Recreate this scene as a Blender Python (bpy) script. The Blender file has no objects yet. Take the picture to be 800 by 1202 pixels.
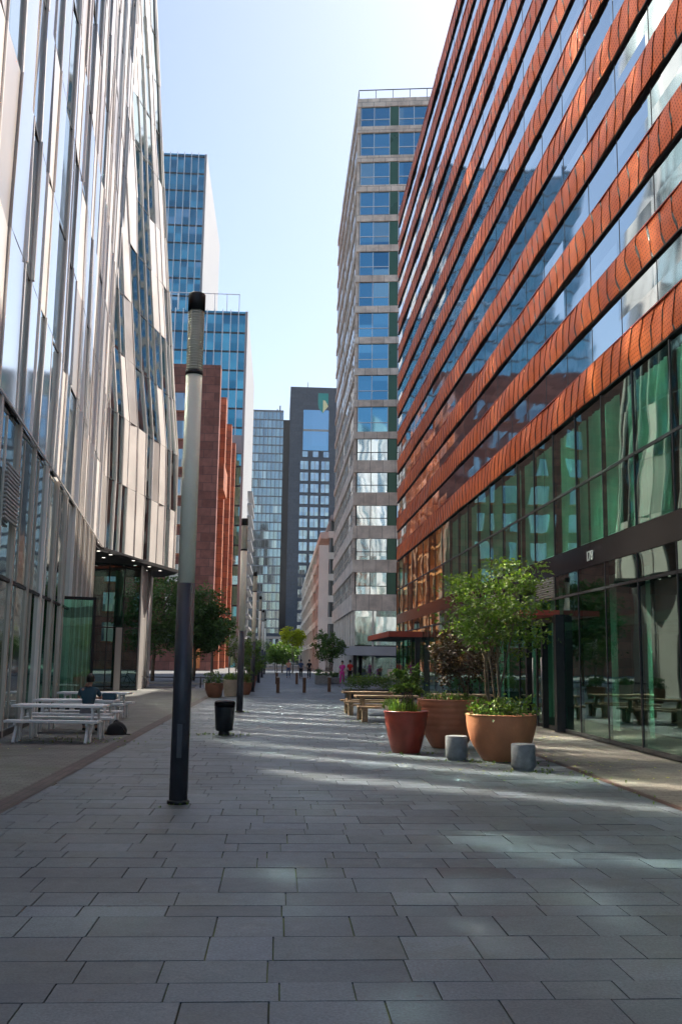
import bpy, math, random
from mathutils import Vector, Matrix, noise
S = bpy.context.scene
COL = S.collection
rnd = random.Random(7)
# ------------------------------------------------------------------ camera
CAM_R = Matrix(((0.99778, -0.02346, -0.06233), (-0.06388, -0.14850, -0.98685), (0.01390, 0.98864, -0.14967)))
EYE = 1.75
def build_camera():
    f = 1150.0
    Y = Vector((326-400, 601-774, -f)).normalized()
    Z = Vector((110., 7640., -f)); Z = (Z - Y*Z.dot(Y)).normalized()
    X = Y.cross(Z)
    cd = bpy.data.cameras.new('camera'); co = bpy.data.objects.new('camera', cd); COL.objects.link(co)
    M = Matrix((X, Y, Z)).to_4x4(); M.translation = Vector((0, 0, EYE))
    co.matrix_world = M
    cd.sensor_fit = 'VERTICAL'; cd.sensor_height = 36.0; cd.sensor_width = 24.0
    cd.lens = f/1202*36; cd.clip_start = 0.1; cd.clip_end = 5000
    S.camera = co
build_camera()
# ------------------------------------------------------------------ sky and sun
SUN_EL, SUN_TO = math.radians(49.5), Vector((.669, .743, 0))
w = bpy.data.worlds.new('World'); S.world = w; w.use_nodes = True
nt = w.node_tree; bg = nt.nodes['Background']
sky = nt.nodes.new('ShaderNodeTexSky'); sky.sky_type = 'NISHITA'; sky.sun_disc = False
sky.sun_elevation = SUN_EL; sky.sun_rotation = math.atan2(SUN_TO.x, SUN_TO.y)
sky.air_density = 1.0; sky.dust_density = 1.6; sky.ozone_density = 0.7
nt.links.new(sky.outputs[0], bg.inputs[0]); bg.inputs[1].default_value = 0.108
sd = bpy.data.lights.new('sun', 'SUN'); sd.energy = 5.0; sd.angle = math.radians(0.55); sd.color = (1.0, .93, .82)
so = bpy.data.objects.new('sun', sd); COL.objects.link(so)
dirv = Vector((SUN_TO.x*math.cos(SUN_EL), SUN_TO.y*math.cos(SUN_EL), math.sin(SUN_EL)))
so.rotation_euler = dirv.to_track_quat('Z', 'Y').to_euler(); so.location = (40, 60, 90)
S.view_settings.view_transform = 'Standard'; S.view_settings.look = 'None'
S.view_settings.exposure = 1.0; S.view_settings.gamma = 1.0
S.cycles.max_bounces = 10; S.cycles.glossy_bounces = 6; S.cycles.diffuse_bounces = 4; S.cycles.transmission_bounces = 6
S.cycles.transparent_max_bounces = 12; S.cycles.caustics_reflective = True; S.cycles.blur_glossy = 0.0
S.cycles.sample_clamp_indirect = 150
S.cycles.use_guiding = True; S.cycles.use_surface_guiding = True; S.cycles.use_volume_guiding = False; S.cycles.guiding_training_samples = 64

# ------------------------------------------------------------------ node helpers
class NT:
    def __init__(s, name):
        s.m = bpy.data.materials.new(name); s.m.use_nodes = True; s.t = s.m.node_tree
        s.p = s.t.nodes['Principled BSDF']
    def n(s, typ, **kw):
        x = s.t.nodes.new(typ)
        for k, v in kw.items(): setattr(x, k, v)
        return x
    def l(s, a, b): s.t.links.new(a, b)
    def obj(s): return s.n('ShaderNodeTexCoord').outputs['Object']
    def noise(s, vec, scale, detail=3, rough=.55, stretch=None):
        if stretch:
            mp = s.n('ShaderNodeMapping'); mp.inputs['Scale'].default_value = stretch; s.l(vec, mp.inputs[0]); vec = mp.outputs[0]
        x = s.n('ShaderNodeTexNoise'); x.inputs['Scale'].default_value = scale; x.inputs['Detail'].default_value = detail
        x.inputs['Roughness'].default_value = rough; s.l(vec, x.inputs['Vector']); return x
    def ramp(s, fac, stops):
        r = s.n('ShaderNodeValToRGB'); e = r.color_ramp.elements
        while len(e) < len(stops): e.new(.5)
        for i, (p, c) in enumerate(stops):
            e[i].position = p; e[i].color = (*c, 1) if len(c) == 3 else c
        s.l(fac, r.inputs[0]); return r.outputs[0]
    def mix(s, fac, a, b, mode='MIX'):
        x = s.n('ShaderNodeMix', data_type='RGBA', blend_type=mode)
        for i, v in ((0, fac), (6, a), (7, b)):
            if hasattr(v, 'links'): s.l(v, x.inputs[i])
            else: x.inputs[i].default_value = v if i == 0 else ((*v, 1) if len(v) == 3 else v)
        return x.outputs[2]
    def math(s, op, a, b=None, c=None):
        x = s.n('ShaderNodeMath', operation=op)
        for i, v in enumerate((a, b, c)):
            if v is None: continue
            if hasattr(v, 'links'): s.l(v, x.inputs[i])
            else: x.inputs[i].default_value = v
        return x.outputs[0]
    def vmath(s, op, a, b=None):
        x = s.n('ShaderNodeVectorMath', operation=op)
        for i, v in enumerate((a, b)):
            if v is None: continue
            if hasattr(v, 'links'): s.l(v, x.inputs[i])
            elif isinstance(v, (int, float)): x.inputs['Scale'].default_value = v
            else: x.inputs[i].default_value = v
        return x.outputs[0]
    def bump(s, h, dist=.01, strength=.5):
        b = s.n('ShaderNodeBump'); b.inputs['Distance'].default_value = dist; b.inputs['Strength'].default_value = strength
        s.l(h, b.inputs['Height']); s.l(b.outputs[0], s.p.inputs['Normal'])
    def set(s, col=None, rough=None, metal=None, ior=None, spec=None):
        P = s.p.inputs
        for k, v in (('Base Color', col), ('Roughness', rough), ('Metallic', metal), ('IOR', ior), ('Specular IOR Level', spec)):
            if v is None: continue
            if hasattr(v, 'links'): s.l(v, P[k])
            else: P[k].default_value = (*v, 1) if k == 'Base Color' else v
        return s

def plain(name, c, rough=.6, metal=0., var=.18, scale=3., bump=.0, fine=0):
    a = NT(name); o = a.obj(); n = a.noise(o, scale, 5)
    lo = tuple(x*(1-var) for x in c); hi = tuple(min(1, x*(1+var)) for x in c)
    col = a.ramp(n.outputs[0], [(.3, lo), (.7, hi)])
    r = a.math('MULTIPLY_ADD', n.outputs[0], .25, rough-.12)
    a.set(col, r, metal)
    if bump: a.bump(a.noise(o, fine or scale*12, 4).outputs[0], bump, .5)
    return a.m

def pane_glass(name, c1, c2, cell, tilt=.012, warp=.006, wscale=.35, rough=.03, metal=1., extra=None, p3=None):
    """opaque coated facade glass: every pane has its own tone and a slightly different tilt"""
    a = NT(name); o = a.obj()
    sn = a.vmath('SNAP', a.vmath('ADD', o, (.013, .017, .011)), cell)
    wn = a.n('ShaderNodeTexWhiteNoise', noise_dimensions='3D'); a.l(sn, wn.inputs['Vector'])
    col = a.mix(wn.outputs['Value'], c1, c2)
    if p3:
        gt = a.math('GREATER_THAN', wn.outputs['Value'], 1-p3[0]); col = a.mix(gt, col, p3[1])
    geo = a.n('ShaderNodeNewGeometry').outputs['Normal']
    t = a.vmath('SCALE', a.vmath('SUBTRACT', wn.outputs['Color'], (.5, .5, .5)), tilt*2)
    w_ = a.noise(o, wscale, 2); t2 = a.vmath('SCALE', a.vmath('SUBTRACT', w_.outputs['Color'], (.5, .5, .5)), warp*2)
    nn = a.vmath('NORMALIZE', a.vmath('ADD', a.vmath('ADD', geo, t), t2))
    a.l(nn, a.p.inputs['Normal'])
    dirt = a.noise(o, .8, 4)
    a.set(col, a.math('MULTIPLY_ADD', dirt.outputs[0], .03, rough), metal)
    return a.m

def thin_glass(name, tint, refl=(.9, .97, .94), base=.06, warp=.008, rough=.015):
    """one sheet of window glass: fresnel reflection over a tinted see-through"""
    a = NT(name); o = a.obj(); t = a.t
    geo = a.n('ShaderNodeNewGeometry').outputs['Normal']
    w_ = a.noise(o, .5, 2); t2 = a.vmath('SCALE', a.vmath('SUBTRACT', w_.outputs['Color'], (.5, .5, .5)), warp*2)
    nn = a.vmath('NORMALIZE', a.vmath('ADD', geo, t2))
    g = a.n('ShaderNodeBsdfGlossy'); g.inputs['Color'].default_value = (*refl, 1); g.inputs['Roughness'].default_value = rough; a.l(nn, g.inputs['Normal'])
    tr = a.n('ShaderNodeBsdfTransparent'); tr.inputs['Color'].default_value = (*tint, 1)
    lw = a.n('ShaderNodeLayerWeight'); lw.inputs['Blend'].default_value = .5
    f = a.math('ADD', a.math('MULTIPLY', a.math('POWER', lw.outputs['Facing'], 4.0), .8), base)
    ms = a.n('ShaderNodeMixShader'); a.l(f, ms.inputs[0]); a.l(tr.outputs[0], ms.inputs[1]); a.l(g.outputs[0], ms.inputs[2])
    out = [x for x in t.nodes if x.type == 'OUTPUT_MATERIAL'][0]; a.l(ms.outputs[0], out.inputs['Surface'])
    t.nodes.remove(a.p)
    return a.m

# ------------------------------------------------------------------ mesh helpers
class MB:
    def __init__(s): s.v = []; s.f = []; s.mi = []; s.c = []; s.cur = 0; s.col = None; s.smooth = []; s.sm = False
    def face(s, idx):
        s.f.append(tuple(idx)); s.mi.append(s.cur); s.c.append(s.col or (1, 1, 1)); s.smooth.append(s.sm)
    def quad(s, a, b, c, d):
        n = len(s.v); s.v += [tuple(a), tuple(b), tuple(c), tuple(d)]; s.face((n, n+1, n+2, n+3))
    def tri(s, a, b, c):
        n = len(s.v); s.v += [tuple(a), tuple(b), tuple(c)]; s.face((n, n+1, n+2))
    def box(s, x0, x1, y0, y1, z0, z1, M=None, bottom=True):
        p = [Vector((x, y, z)) for z in (z0, z1) for y in (y0, y1) for x in (x0, x1)]
        if M is not None: p = [M @ q for q in p]
        n = len(s.v); s.v += [tuple(q) for q in p]
        fs = [(4, 5, 7, 6), (0, 1, 5, 4), (1, 3, 7, 5), (3, 2, 6, 7), (2, 0, 4, 6)]
        if bottom: fs.append((0, 2, 3, 1))
        for f in fs: s.face([n+i for i in f])
    def beam(s, a, b, wx, wy, up=(0, 0, 1)):
        """box bar from a to b"""
        a, b = Vector(a), Vector(b); d = b-a; L = d.length; d.normalize()
        u = Vector(up)
        if abs(d.dot(u)) > .98: u = Vector((0, 1, 0))
        x = d.cross(u).normalized(); y = x.cross(d)
        M = Matrix((x, d, y)).transposed().to_4x4(); M.translation = a
        s.box(-wx/2, wx/2, 0, L, -wy/2, wy/2, M)
    def tube(s, pts, rad, n=10, cap=True, sm=True):
        pts = [Vector(p) for p in pts]
        if not isinstance(rad, (list, tuple)): rad = [rad]*len(pts)
        base = len(s.v); o = s.sm; s.sm = sm; ref = None
        for i, p in enumerate(pts):
            d = (pts[min(i+1, len(pts)-1)]-pts[max(i-1, 0)]).normalized()
            if ref is None: ref = Vector((1, 0, 0)) if abs(d.x) < .9 else Vector((0, 1, 0))
            x = (ref-d*ref.dot(d)).normalized(); y = d.cross(x); ref = x
            for k in range(n):
                a = 2*math.pi*k/n; s.v.append(tuple(p+(x*math.cos(a)+y*math.sin(a))*rad[i]))
        for i in range(len(pts)-1):
            for k in range(n):
                s.face((base+i*n+k, base+i*n+(k+1) % n, base+(i+1)*n+(k+1) % n, base+(i+1)*n+k))
        s.sm = False
        if cap: s.face([base+k for k in range(n)][::-1]); s.face([base+(len(pts)-1)*n+k for k in range(n)])
        s.sm = o
    def lathe(s, prof, n=40, cx=0, cy=0, sm=True, wob=0):
        base = len(s.v); o = s.sm; s.sm = sm
        for j, (r, z) in enumerate(prof):
            for k in range(n):
                a = 2*math.pi*k/n; rr = r*(1+wob*math.sin(3*a+j)) ; s.v.append((cx+rr*math.cos(a), cy+rr*math.sin(a), z))
        for i in range(len(prof)-1):
            for k in range(n):
                s.face((base+i*n+k, base+i*n+(k+1) % n, base+(i+1)*n+(k+1) % n, base+(i+1)*n+k))
        s.sm = o
    def disc(s, r, z, n=40, cx=0, cy=0):
        b = len(s.v); s.v += [(cx+r*math.cos(2*math.pi*k/n), cy+r*math.sin(2*math.pi*k/n), z) for k in range(n)]
        s.face(range(b, b+n))
    def prism(s, poly, z0, z1, cap=True):
        n = len(poly); b = len(s.v); s.v += [(x, y, z0) for x, y in poly]+[(x, y, z1) for x, y in poly]
        for i in range(n): s.face((b+i, b+(i+1) % n, b+n+(i+1) % n, b+n+i))
        if cap: s.face([b+i for i in range(n)][::-1]); s.face([b+n+i for i in range(n)])
    def build(s, name, mats, parent=None, bevel=0, colattr=False, **props):
        me = bpy.data.meshes.new(name); me.from_pydata(s.v, [], s.f)
        if not isinstance(mats, (list, tuple)): mats = [mats]
        for m in mats: me.materials.append(m)
        me.polygons.foreach_set('material_index', s.mi); me.polygons.foreach_set('use_smooth', s.smooth)
        if colattr:
            ca = me.color_attributes.new('tone', 'FLOAT_COLOR', 'CORNER'); buf = []
            for i, f in enumerate(s.f): buf += [*s.c[i], 1.0]*len(f)
            ca.data.foreach_set('color', buf)
        me.update(); me.validate()
        o = bpy.data.objects.new(name, me); COL.objects.link(o)
        if parent: o.parent = parent
        for k, v in props.items(): o[k] = v
        if bevel:
            b = o.modifiers.new('edge', 'BEVEL'); b.width = bevel; b.segments = 2; b.limit_method = 'ANGLE'; b.angle_limit = math.radians(40)
        return o

def thing(name, label, cat, loc=(0, 0, 0), rz=0, group=None, kind=None):
    o = bpy.data.objects.new(name, None); COL.objects.link(o); o.location = loc; o.rotation_euler = (0, 0, rz)
    o['label'] = label; o['category'] = cat
    if group: o['group'] = group
    if kind: o['kind'] = kind
    return o
def tag(o, label, cat, group=None):
    o['label'] = label; o['category'] = cat
    if group: o['group'] = group
    return o
def dup(o, parent=None):
    c = o.copy(); COL.objects.link(c); c.parent = parent
    for ch in list(o.children): dup(ch, c)
    return c
def place(o, loc, rz=0, label=None, scale=None):
    o.location = loc; o.rotation_euler = (0, 0, rz)
    if label: o['label'] = label
    if scale: o.scale = (scale,)*3
    return o

# ------------------------------------------------------------------ materials
def slab_mat():
    a = NT('slab_stone'); o = a.obj()
    at = a.n('ShaderNodeAttribute', attribute_name='tone').outputs['Color']
    n1 = a.noise(o, .55, 5); n2 = a.noise(o, 55, 4, .7); n3 = a.noise(o, 7, 6, .75)
    base = a.mix(1.0, (.058, .075, .091), at, 'MULTIPLY')
    c = a.mix(1.0, base, a.ramp(n1.outputs[0], [(.3, (.68, .70, .72)), (.7, (1.3, 1.28, 1.22))]), 'MULTIPLY')
    c = a.mix(1.0, c, a.ramp(n2.outputs[0], [(.3, (.48, .48, .5)), (.7, (1.6, 1.6, 1.6))]), 'MULTIPLY')
    c = a.mix(a.math('MULTIPLY', a.ramp(n3.outputs[0], [(.58, (0, 0, 0)), (.72, (1, 1, 1))]), .35), c, (.06, .062, .06))
    gum = a.n('ShaderNodeTexVoronoi'); gum.inputs['Scale'].default_value = 1.7; a.l(o, gum.inputs['Vector'])
    c = a.mix(a.math('LESS_THAN', gum.outputs['Distance'], .035), c, (.045, .045, .045))
    st = a.noise(o, .9, 6, .65); c = a.mix(a.math('MULTIPLY', a.ramp(st.outputs[0], [(.55, (0, 0, 0)), (.63, (1, 1, 1))]), .30), c, (.055, .06, .045))
    li = a.noise(o, 2.3, 6, .7); c = a.mix(a.math('MULTIPLY', a.ramp(li.outputs[0], [(.60, (0, 0, 0)), (.70, (1, 1, 1))]), .25), c, (.22, .23, .23))
    a.set(c, a.math('MULTIPLY_ADD', n3.outputs[0], .3, .36), 0)
    a.bump(a.math('ADD', n2.outputs[0], a.math('MULTIPLY', n3.outputs[0], .8)), .003, .5)
    return a.m
def joint_mat():
    a = NT('joint_sand'); o = a.obj(); n = a.noise(o, 1.1, 4)
    a.set(a.ramp(n.outputs[0], [(.36, (.022, .022, .018)), (.50, (.055, .08, .02)), (.68, (.13, .17, .04))]), .95); return a.m
def blackg():
    a = NT('black_panel'); a.set((.010, .010, .011), .12, 0., 1.25, .25); return a.m
def pol_mat():
    a = NT('streak_reflector_metal'); a.set((.92, .86, .79), .09, 1.0); return a.m
def brick_mat(name, c1, c2, mortar, sx, sy, rot=0, bump=.004, vert=False, ms=.012, moss=False):
    a = NT(name); o = a.obj(); mp = a.n('ShaderNodeMapping')
    mp.inputs['Rotation'].default_value = (math.pi/2, 0, rot) if vert else (0, 0, rot)
    if vert == 'x': mp.inputs['Rotation'].default_value = (math.pi/2, math.pi/2, 0)
    a.l(o, mp.inputs[0])
    b = a.n('ShaderNodeTexBrick'); b.inputs['Scale'].default_value = 1; b.inputs['Brick Width'].default_value = sx; b.inputs['Row Height'].default_value = sy
    b.inputs['Mortar Size'].default_value = ms; b.inputs['Color1'].default_value = (*c1, 1); b.inputs['Color2'].default_value = (*c2, 1); b.inputs['Mortar'].default_value = (*mortar, 1)
    a.l(mp.outputs[0], b.inputs['Vector']); n = a.noise(o, 1.2, 5); n2 = a.noise(o, 30, 4)
    c = a.mix(1.0, b.outputs['Color'], a.ramp(n.outputs[0], [(.3, (.75, .75, .75)), (.7, (1.2, 1.2, 1.2))]), 'MULTIPLY')
    c = a.mix(1.0, c, a.ramp(n2.outputs[0], [(.3, (.8, .8, .8)), (.7, (1.2, 1.2, 1.2))]), 'MULTIPLY')
    if moss:
        n4 = a.noise(o, .7, 5); c = a.mix(a.math('MULTIPLY', a.ramp(n4.outputs[0], [(.52, (0, 0, 0)), (.66, (1, 1, 1))]), .45), c, (.05, .065, .02))
    a.set(c, .8); a.bump(a.math('SUBTRACT', 1.0, b.outputs['Fac']), bump, .7); return a.m
def terracotta_screen():
    a = NT('perforated_orange_metal'); o = a.obj(); sp = a.n('ShaderNodeSeparateXYZ'); a.l(o, sp.inputs[0])
    y, z = sp.outputs[1], sp.outputs[2]; P = .095
    ry = a.math('FLOOR', a.math('DIVIDE', z, P)); off = a.math('MULTIPLY', a.math('MODULO', ry, 2.0), .5)
    fy = a.math('SUBTRACT', a.math('FRACT', a.math('ADD', a.math('DIVIDE', y, P), off)), .5)
    fz = a.math('SUBTRACT', a.math('FRACT', a.math('DIVIDE', z, P)), .5)
    d = a.math('SQRT', a.math('ADD', a.math('MULTIPLY', fy, fy), a.math('MULTIPLY', fz, fz)))
    hole = a.math('LESS_THAN', d, .17)
    n = a.noise(o, .5, 3); n2 = a.noise(o, 9, 4)
    c = a.ramp(n.outputs[0], [(.3, (.57, .105, .018)), (.7, (.78, .17, .030))])
    c = a.mix(1.0, c, a.ramp(n2.outputs[0], [(.3, (.85, .85, .85)), (.7, (1.1, 1.1, 1.1))]), 'MULTIPLY')
    c = a.mix(hole, c, (.17, .035, .010))
    a.set(c, a.math('MULTIPLY_ADD', hole, .4, .46), .6); return a.m
def leaf_mat(name, c1, c2, c3, trans=.25):
    a = NT(name); at = a.n('ShaderNodeAttribute', attribute_name='tone').outputs['Color']
    sp = a.n('ShaderNodeSeparateColor'); a.l(at, sp.inputs[0])
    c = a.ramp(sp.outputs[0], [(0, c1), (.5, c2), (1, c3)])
    a.set(c, .5); 
    tr = a.n('ShaderNodeBsdfTranslucent'); a.l(a.mix(1., c, (1.3, 1.5, .6), 'MULTIPLY'), tr.inputs[0])
    ms = a.n('ShaderNodeMixShader'); ms.inputs[0].default_value = trans
    out = [x for x in a.t.nodes if x.type == 'OUTPUT_MATERIAL'][0]
    a.l(a.p.outputs[0], ms.inputs[1]); a.l(tr.outputs[0], ms.inputs[2]); a.l(ms.outputs[0], out.inputs['Surface']); return a.m
def emit(name, c, st):
    a = NT(name); a.p.inputs['Emission Color'].default_value = (*c, 1); a.p.inputs['Emission Strength'].default_value = st; return a.m
def cloth(name, c): return plain(name, c, .85, 0, .15, 14, .004, 60)
def wood_mat(name, c1, c2):
    a = NT(name); o = a.obj(); n = a.noise(o, 3, 6, .65, (2, 14, 14)); n2 = a.noise(o, 2.2, 3)
    c = a.ramp(n.outputs[0], [(.3, c1), (.7, c2)]); c = a.mix(1., c, a.ramp(n2.outputs[0], [(.3, (.7, .7, .7)), (.7, (1.15, 1.15, 1.15))]), 'MULTIPLY')
    a.set(c, .8); a.bump(n.outputs[0], .004, .5); return a.m

M = dict(
    slab=slab_mat(), joint=joint_mat(),
    ground=plain('ground_stone', (.14, .14, .14), .85, 0, .25, .4, .01, 20),
    road=plain('asphalt', (.055, .055, .058), .9, 0, .25, 1.5, .006, 60),
    klink=brick_mat('paving_brick', (.10, .10, .095), (.15, .15, .14), (.05, .05, .04), .21, .105, 0, .003, ms=.007, moss=True),
    klink2=brick_mat('paving_brick_light', (.10, .09, .075), (.18, .16, .135), (.05, .045, .035), .30, .10, 0, .003, ms=.007, moss=True),
    gutter=brick_mat('gutter_brick', (.05, .038, .036), (.085, .062, .055), (.03, .03, .025), .2, .1, math.pi/2, .004, ms=.008),
    drain=plain('drain_steel', (.05, .022, .016), .7, .3, .3, 6, .004),
    screen=terracotta_screen(),
    dark=plain('dark_metal', (.018, .018, .02), .45, .3, .2, 2),
    soffit=plain('dark_soffit', (.022, .021, .022), .6, .1, .2, 2),
    black=blackg(),
    strip=pane_glass('ribbon_window_glass', (.42, .52, .56), (.55, .64, .66), (1, 2.05, 1.86), .010, .012, .6),
    ggreen=thin_glass('green_window_glass', (.27, .56, .45), (.72, .96, .87), .20, .008),
    gdark=thin_glass('entrance_glass', (.25, .36, .33), (.9, .96, .95), .12, .012),
    curtain=plain('curtain_cloth', (.62, .70, .64), .9, 0, .12, 2),
    interior=plain('interior_wall', (.24, .42, .34), .9, 0, .3, .5),
    intfloor=plain('interior_floor', (.07, .08, .075), .5, 0, .3, .6),
    cream=plain('cream_aluminium', (.88, .825, .77), .34, .22, .10, .5),
    polish=pol_mat(),  # metal of the reflector sheets added for the sun streaks
    cream2=plain('grey_aluminium', (.62, .575, .54), .32, .45, .10, .5),
    bronze=plain('bronze_fin_metal', (.52, .455, .40), .38, .6, .15, .8),
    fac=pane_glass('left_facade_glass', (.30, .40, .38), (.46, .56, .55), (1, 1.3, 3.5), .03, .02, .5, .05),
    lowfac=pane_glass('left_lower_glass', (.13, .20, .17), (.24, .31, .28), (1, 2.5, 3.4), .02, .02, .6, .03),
    blueg=pane_glass('blue_tower_glass', (.04, .19, .27), (.14, .42, .50), (1.66, 1, 2.05), .03, .02, .06, .03, 1., p3=(.12, (.25, .42, .5))),
    white=plain('white_panel', (.31, .31, .32), .6, 0, .06, .15),
    whitem=plain('white_mullion', (.72, .74, .76), .5, .1, .05, .5),
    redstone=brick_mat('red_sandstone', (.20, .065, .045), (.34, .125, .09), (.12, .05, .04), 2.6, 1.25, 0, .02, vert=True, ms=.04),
    redstonex=brick_mat('red_sandstone_sunlit', (.32, .095, .045), (.50, .165, .07), (.12, .05, .04), 2.6, 1.25, 0, .02, vert='x', ms=.04),  # sunlight put into the colour: oranger copy of the front stone
    copper=plain('orange_bronze_panel', (.72, .22, .06), .45, .1, .2, .3),
    granite=brick_mat('pink_granite', (.66, .55, .45), (.78, .68, .57), (.22, .18, .16), 1.3, 3.3, 0, .01, vert=True, ms=.02),
    palestone=plain('pale_stone', (.70, .65, .58), .7, 0, .1, .3),
    granitex=brick_mat('pink_granite_side', (.64, .53, .44), (.76, .65, .55), (.22, .18, .16), 1.3, 3.3, 0, .01, vert='x', ms=.02),
    twin=pane_glass('tower_window_glass', (.10, .25, .36), (.20, .42, .54), (1.55, 3, 3.1), .02, .008, .2, .03, 1., p3=(.14, (.30, .45, .50))),
    twinlow=pane_glass('tower_lower_glass', (.42, .55, .62), (.62, .72, .78), (3.3, 3, 3.1), .02, .014, .3, .02, 1.),
    greenp=plain('green_glass_panel', (.05, .13, .085), .3, .2, .15, .3),
    sidewin=pane_glass('tower_side_glass', (.14, .18, .21), (.34, .40, .44), (1, 1.6, 3.1), .03, .01, .3, .03, 1.),
    slate=brick_mat('slate_cladding', (.040, .058, .082), (.055, .075, .10), (.04, .05, .06), 3.2, 1.6, 0, .01, vert=True, ms=.05),
    farglass=pane_glass('far_tower_glass', (.22, .28, .31), (.34, .42, .44), (1.7, 1, 3.6), .02, .01, .05, .06, 1., p3=(.08, (.48, .52, .5))),
    sqwin=pane_glass('square_window_glass', (.28, .36, .41), (.44, .52, .57), (2, 1, 2), .03, .01, .05, .05, 1.),
    bluewin=pane_glass('blue_window_glass', (.20, .38, .52), (.24, .42, .56), (6, 1, 9), .004, .004, .02, .03, 1.),
    concrete=plain('pale_concrete', (.36, .35, .33), .85, 0, .15, 2, .004, 40),
    concreteb=plain('grey_concrete', (.20, .21, .22), .85, 0, .22, 9, .006, 60),
    polecream=plain('frosted_lamp_tube', (.95, .90, .74), .5, 0, .05, 1.5),
    poledark=plain('dark_pole_paint', (.055, .058, .072), .42, .2, .25, 2.5, .002, 60),
    louvre=plain('lamp_louvre_steel', (.66, .64, .54), .4, .2, .1, 4),
    bin=plain('bin_paint', (.012, .016, .022), .35, .1, .2, 5),
    terra=plain('terracotta', (.46, .185, .085), .62, 0, .16, 2.6, .006, 24),
    terra2=plain('ribbed_terracotta', (.43, .16, .085), .55, 0, .18, 2.6, .006, 24),
    redpot=plain('dark_red_glaze', (.22, .035, .022), .42, 0, .22, 3, .004, 20),
    palepot=plain('beige_pot', (.47, .40, .30), .7, 0, .15, 3),
    browpot=plain('brown_pot', (.26, .12, .07), .6, 0, .2, 3),
    soil=plain('soil', (.04, .028, .018), .95, 0, .3, 12, .03, 30),
    bark=plain('bark', (.13, .10, .07), .9, 0, .3, 8, .02, 30),
    wood=wood_mat('weathered_wood', (.20, .135, .075), (.40, .29, .18)),
    bollwood=wood_mat('bollard_wood', (.10, .06, .04), (.20, .12, .08)),
    whitep=plain('white_bench_paint', (.80, .81, .82), .4, .1, .06, 4),
    redcan=plain('red_canopy_paint', (.36, .055, .03), .4, .1, .1, 1.5),
    greycan=plain('grey_canopy_panel', (.42, .44, .48), .5, .1, .08, .8),
    frame=plain('dark_window_frame', (.035, .035, .038), .5, .3, .1, 2),
    alu=plain('brushed_aluminium', (.5, .5, .5), .35, .8, .1, 2),
    skin=plain('skin', (.36, .20, .14), .55, 0, .08, 6), hair=plain('hair', (.012, .009, .008), .6, 0, .2, 20),
    teal=cloth('teal_cloth', (.028, .075, .105)), grey=cloth('grey_cloth', (.16, .16, .17)), blackc=cloth('black_cloth', (.012, .012, .015)),
    pink=cloth('pink_cloth', (.55, .03, .28)), red=cloth('red_cloth', (.50, .03, .03)), blue=cloth('blue_cloth', (.05, .08, .16)), peach=cloth('peach_cloth', (.60, .27, .17)),
    leafa=leaf_mat('leaf_fresh', (.035, .08, .014), (.09, .165, .025), (.24, .33, .055), .33),
    leafd=leaf_mat('leaf_dark', (.024, .06, .015), (.06, .13, .028), (.12, .21, .045)),
    leafm=leaf_mat('leaf_mid', (.045, .085, .018), (.09, .16, .03), (.17, .27, .05)),
    leafp=leaf_mat('leaf_purple', (.028, .016, .014), (.055, .036, .022), (.10, .07, .035)),
    leafy=leaf_mat('leaf_yellow', (.16, .22, .012), (.34, .38, .02), (.55, .52, .03), .4),
    logog=plain('logo_green', (.0, .30, .26), .5, 0, .03, 1), logoy=plain('logo_yellow', (.85, .78, .40), .5, 0, .03, 1),
    signw=plain('sign_white', (.62, .64, .62), .5, 0, .03, 1),
    spot=emit('downlight', (1, .93, .8), 2.2),
)
PX = 7.34      # plane of the red facade

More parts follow.
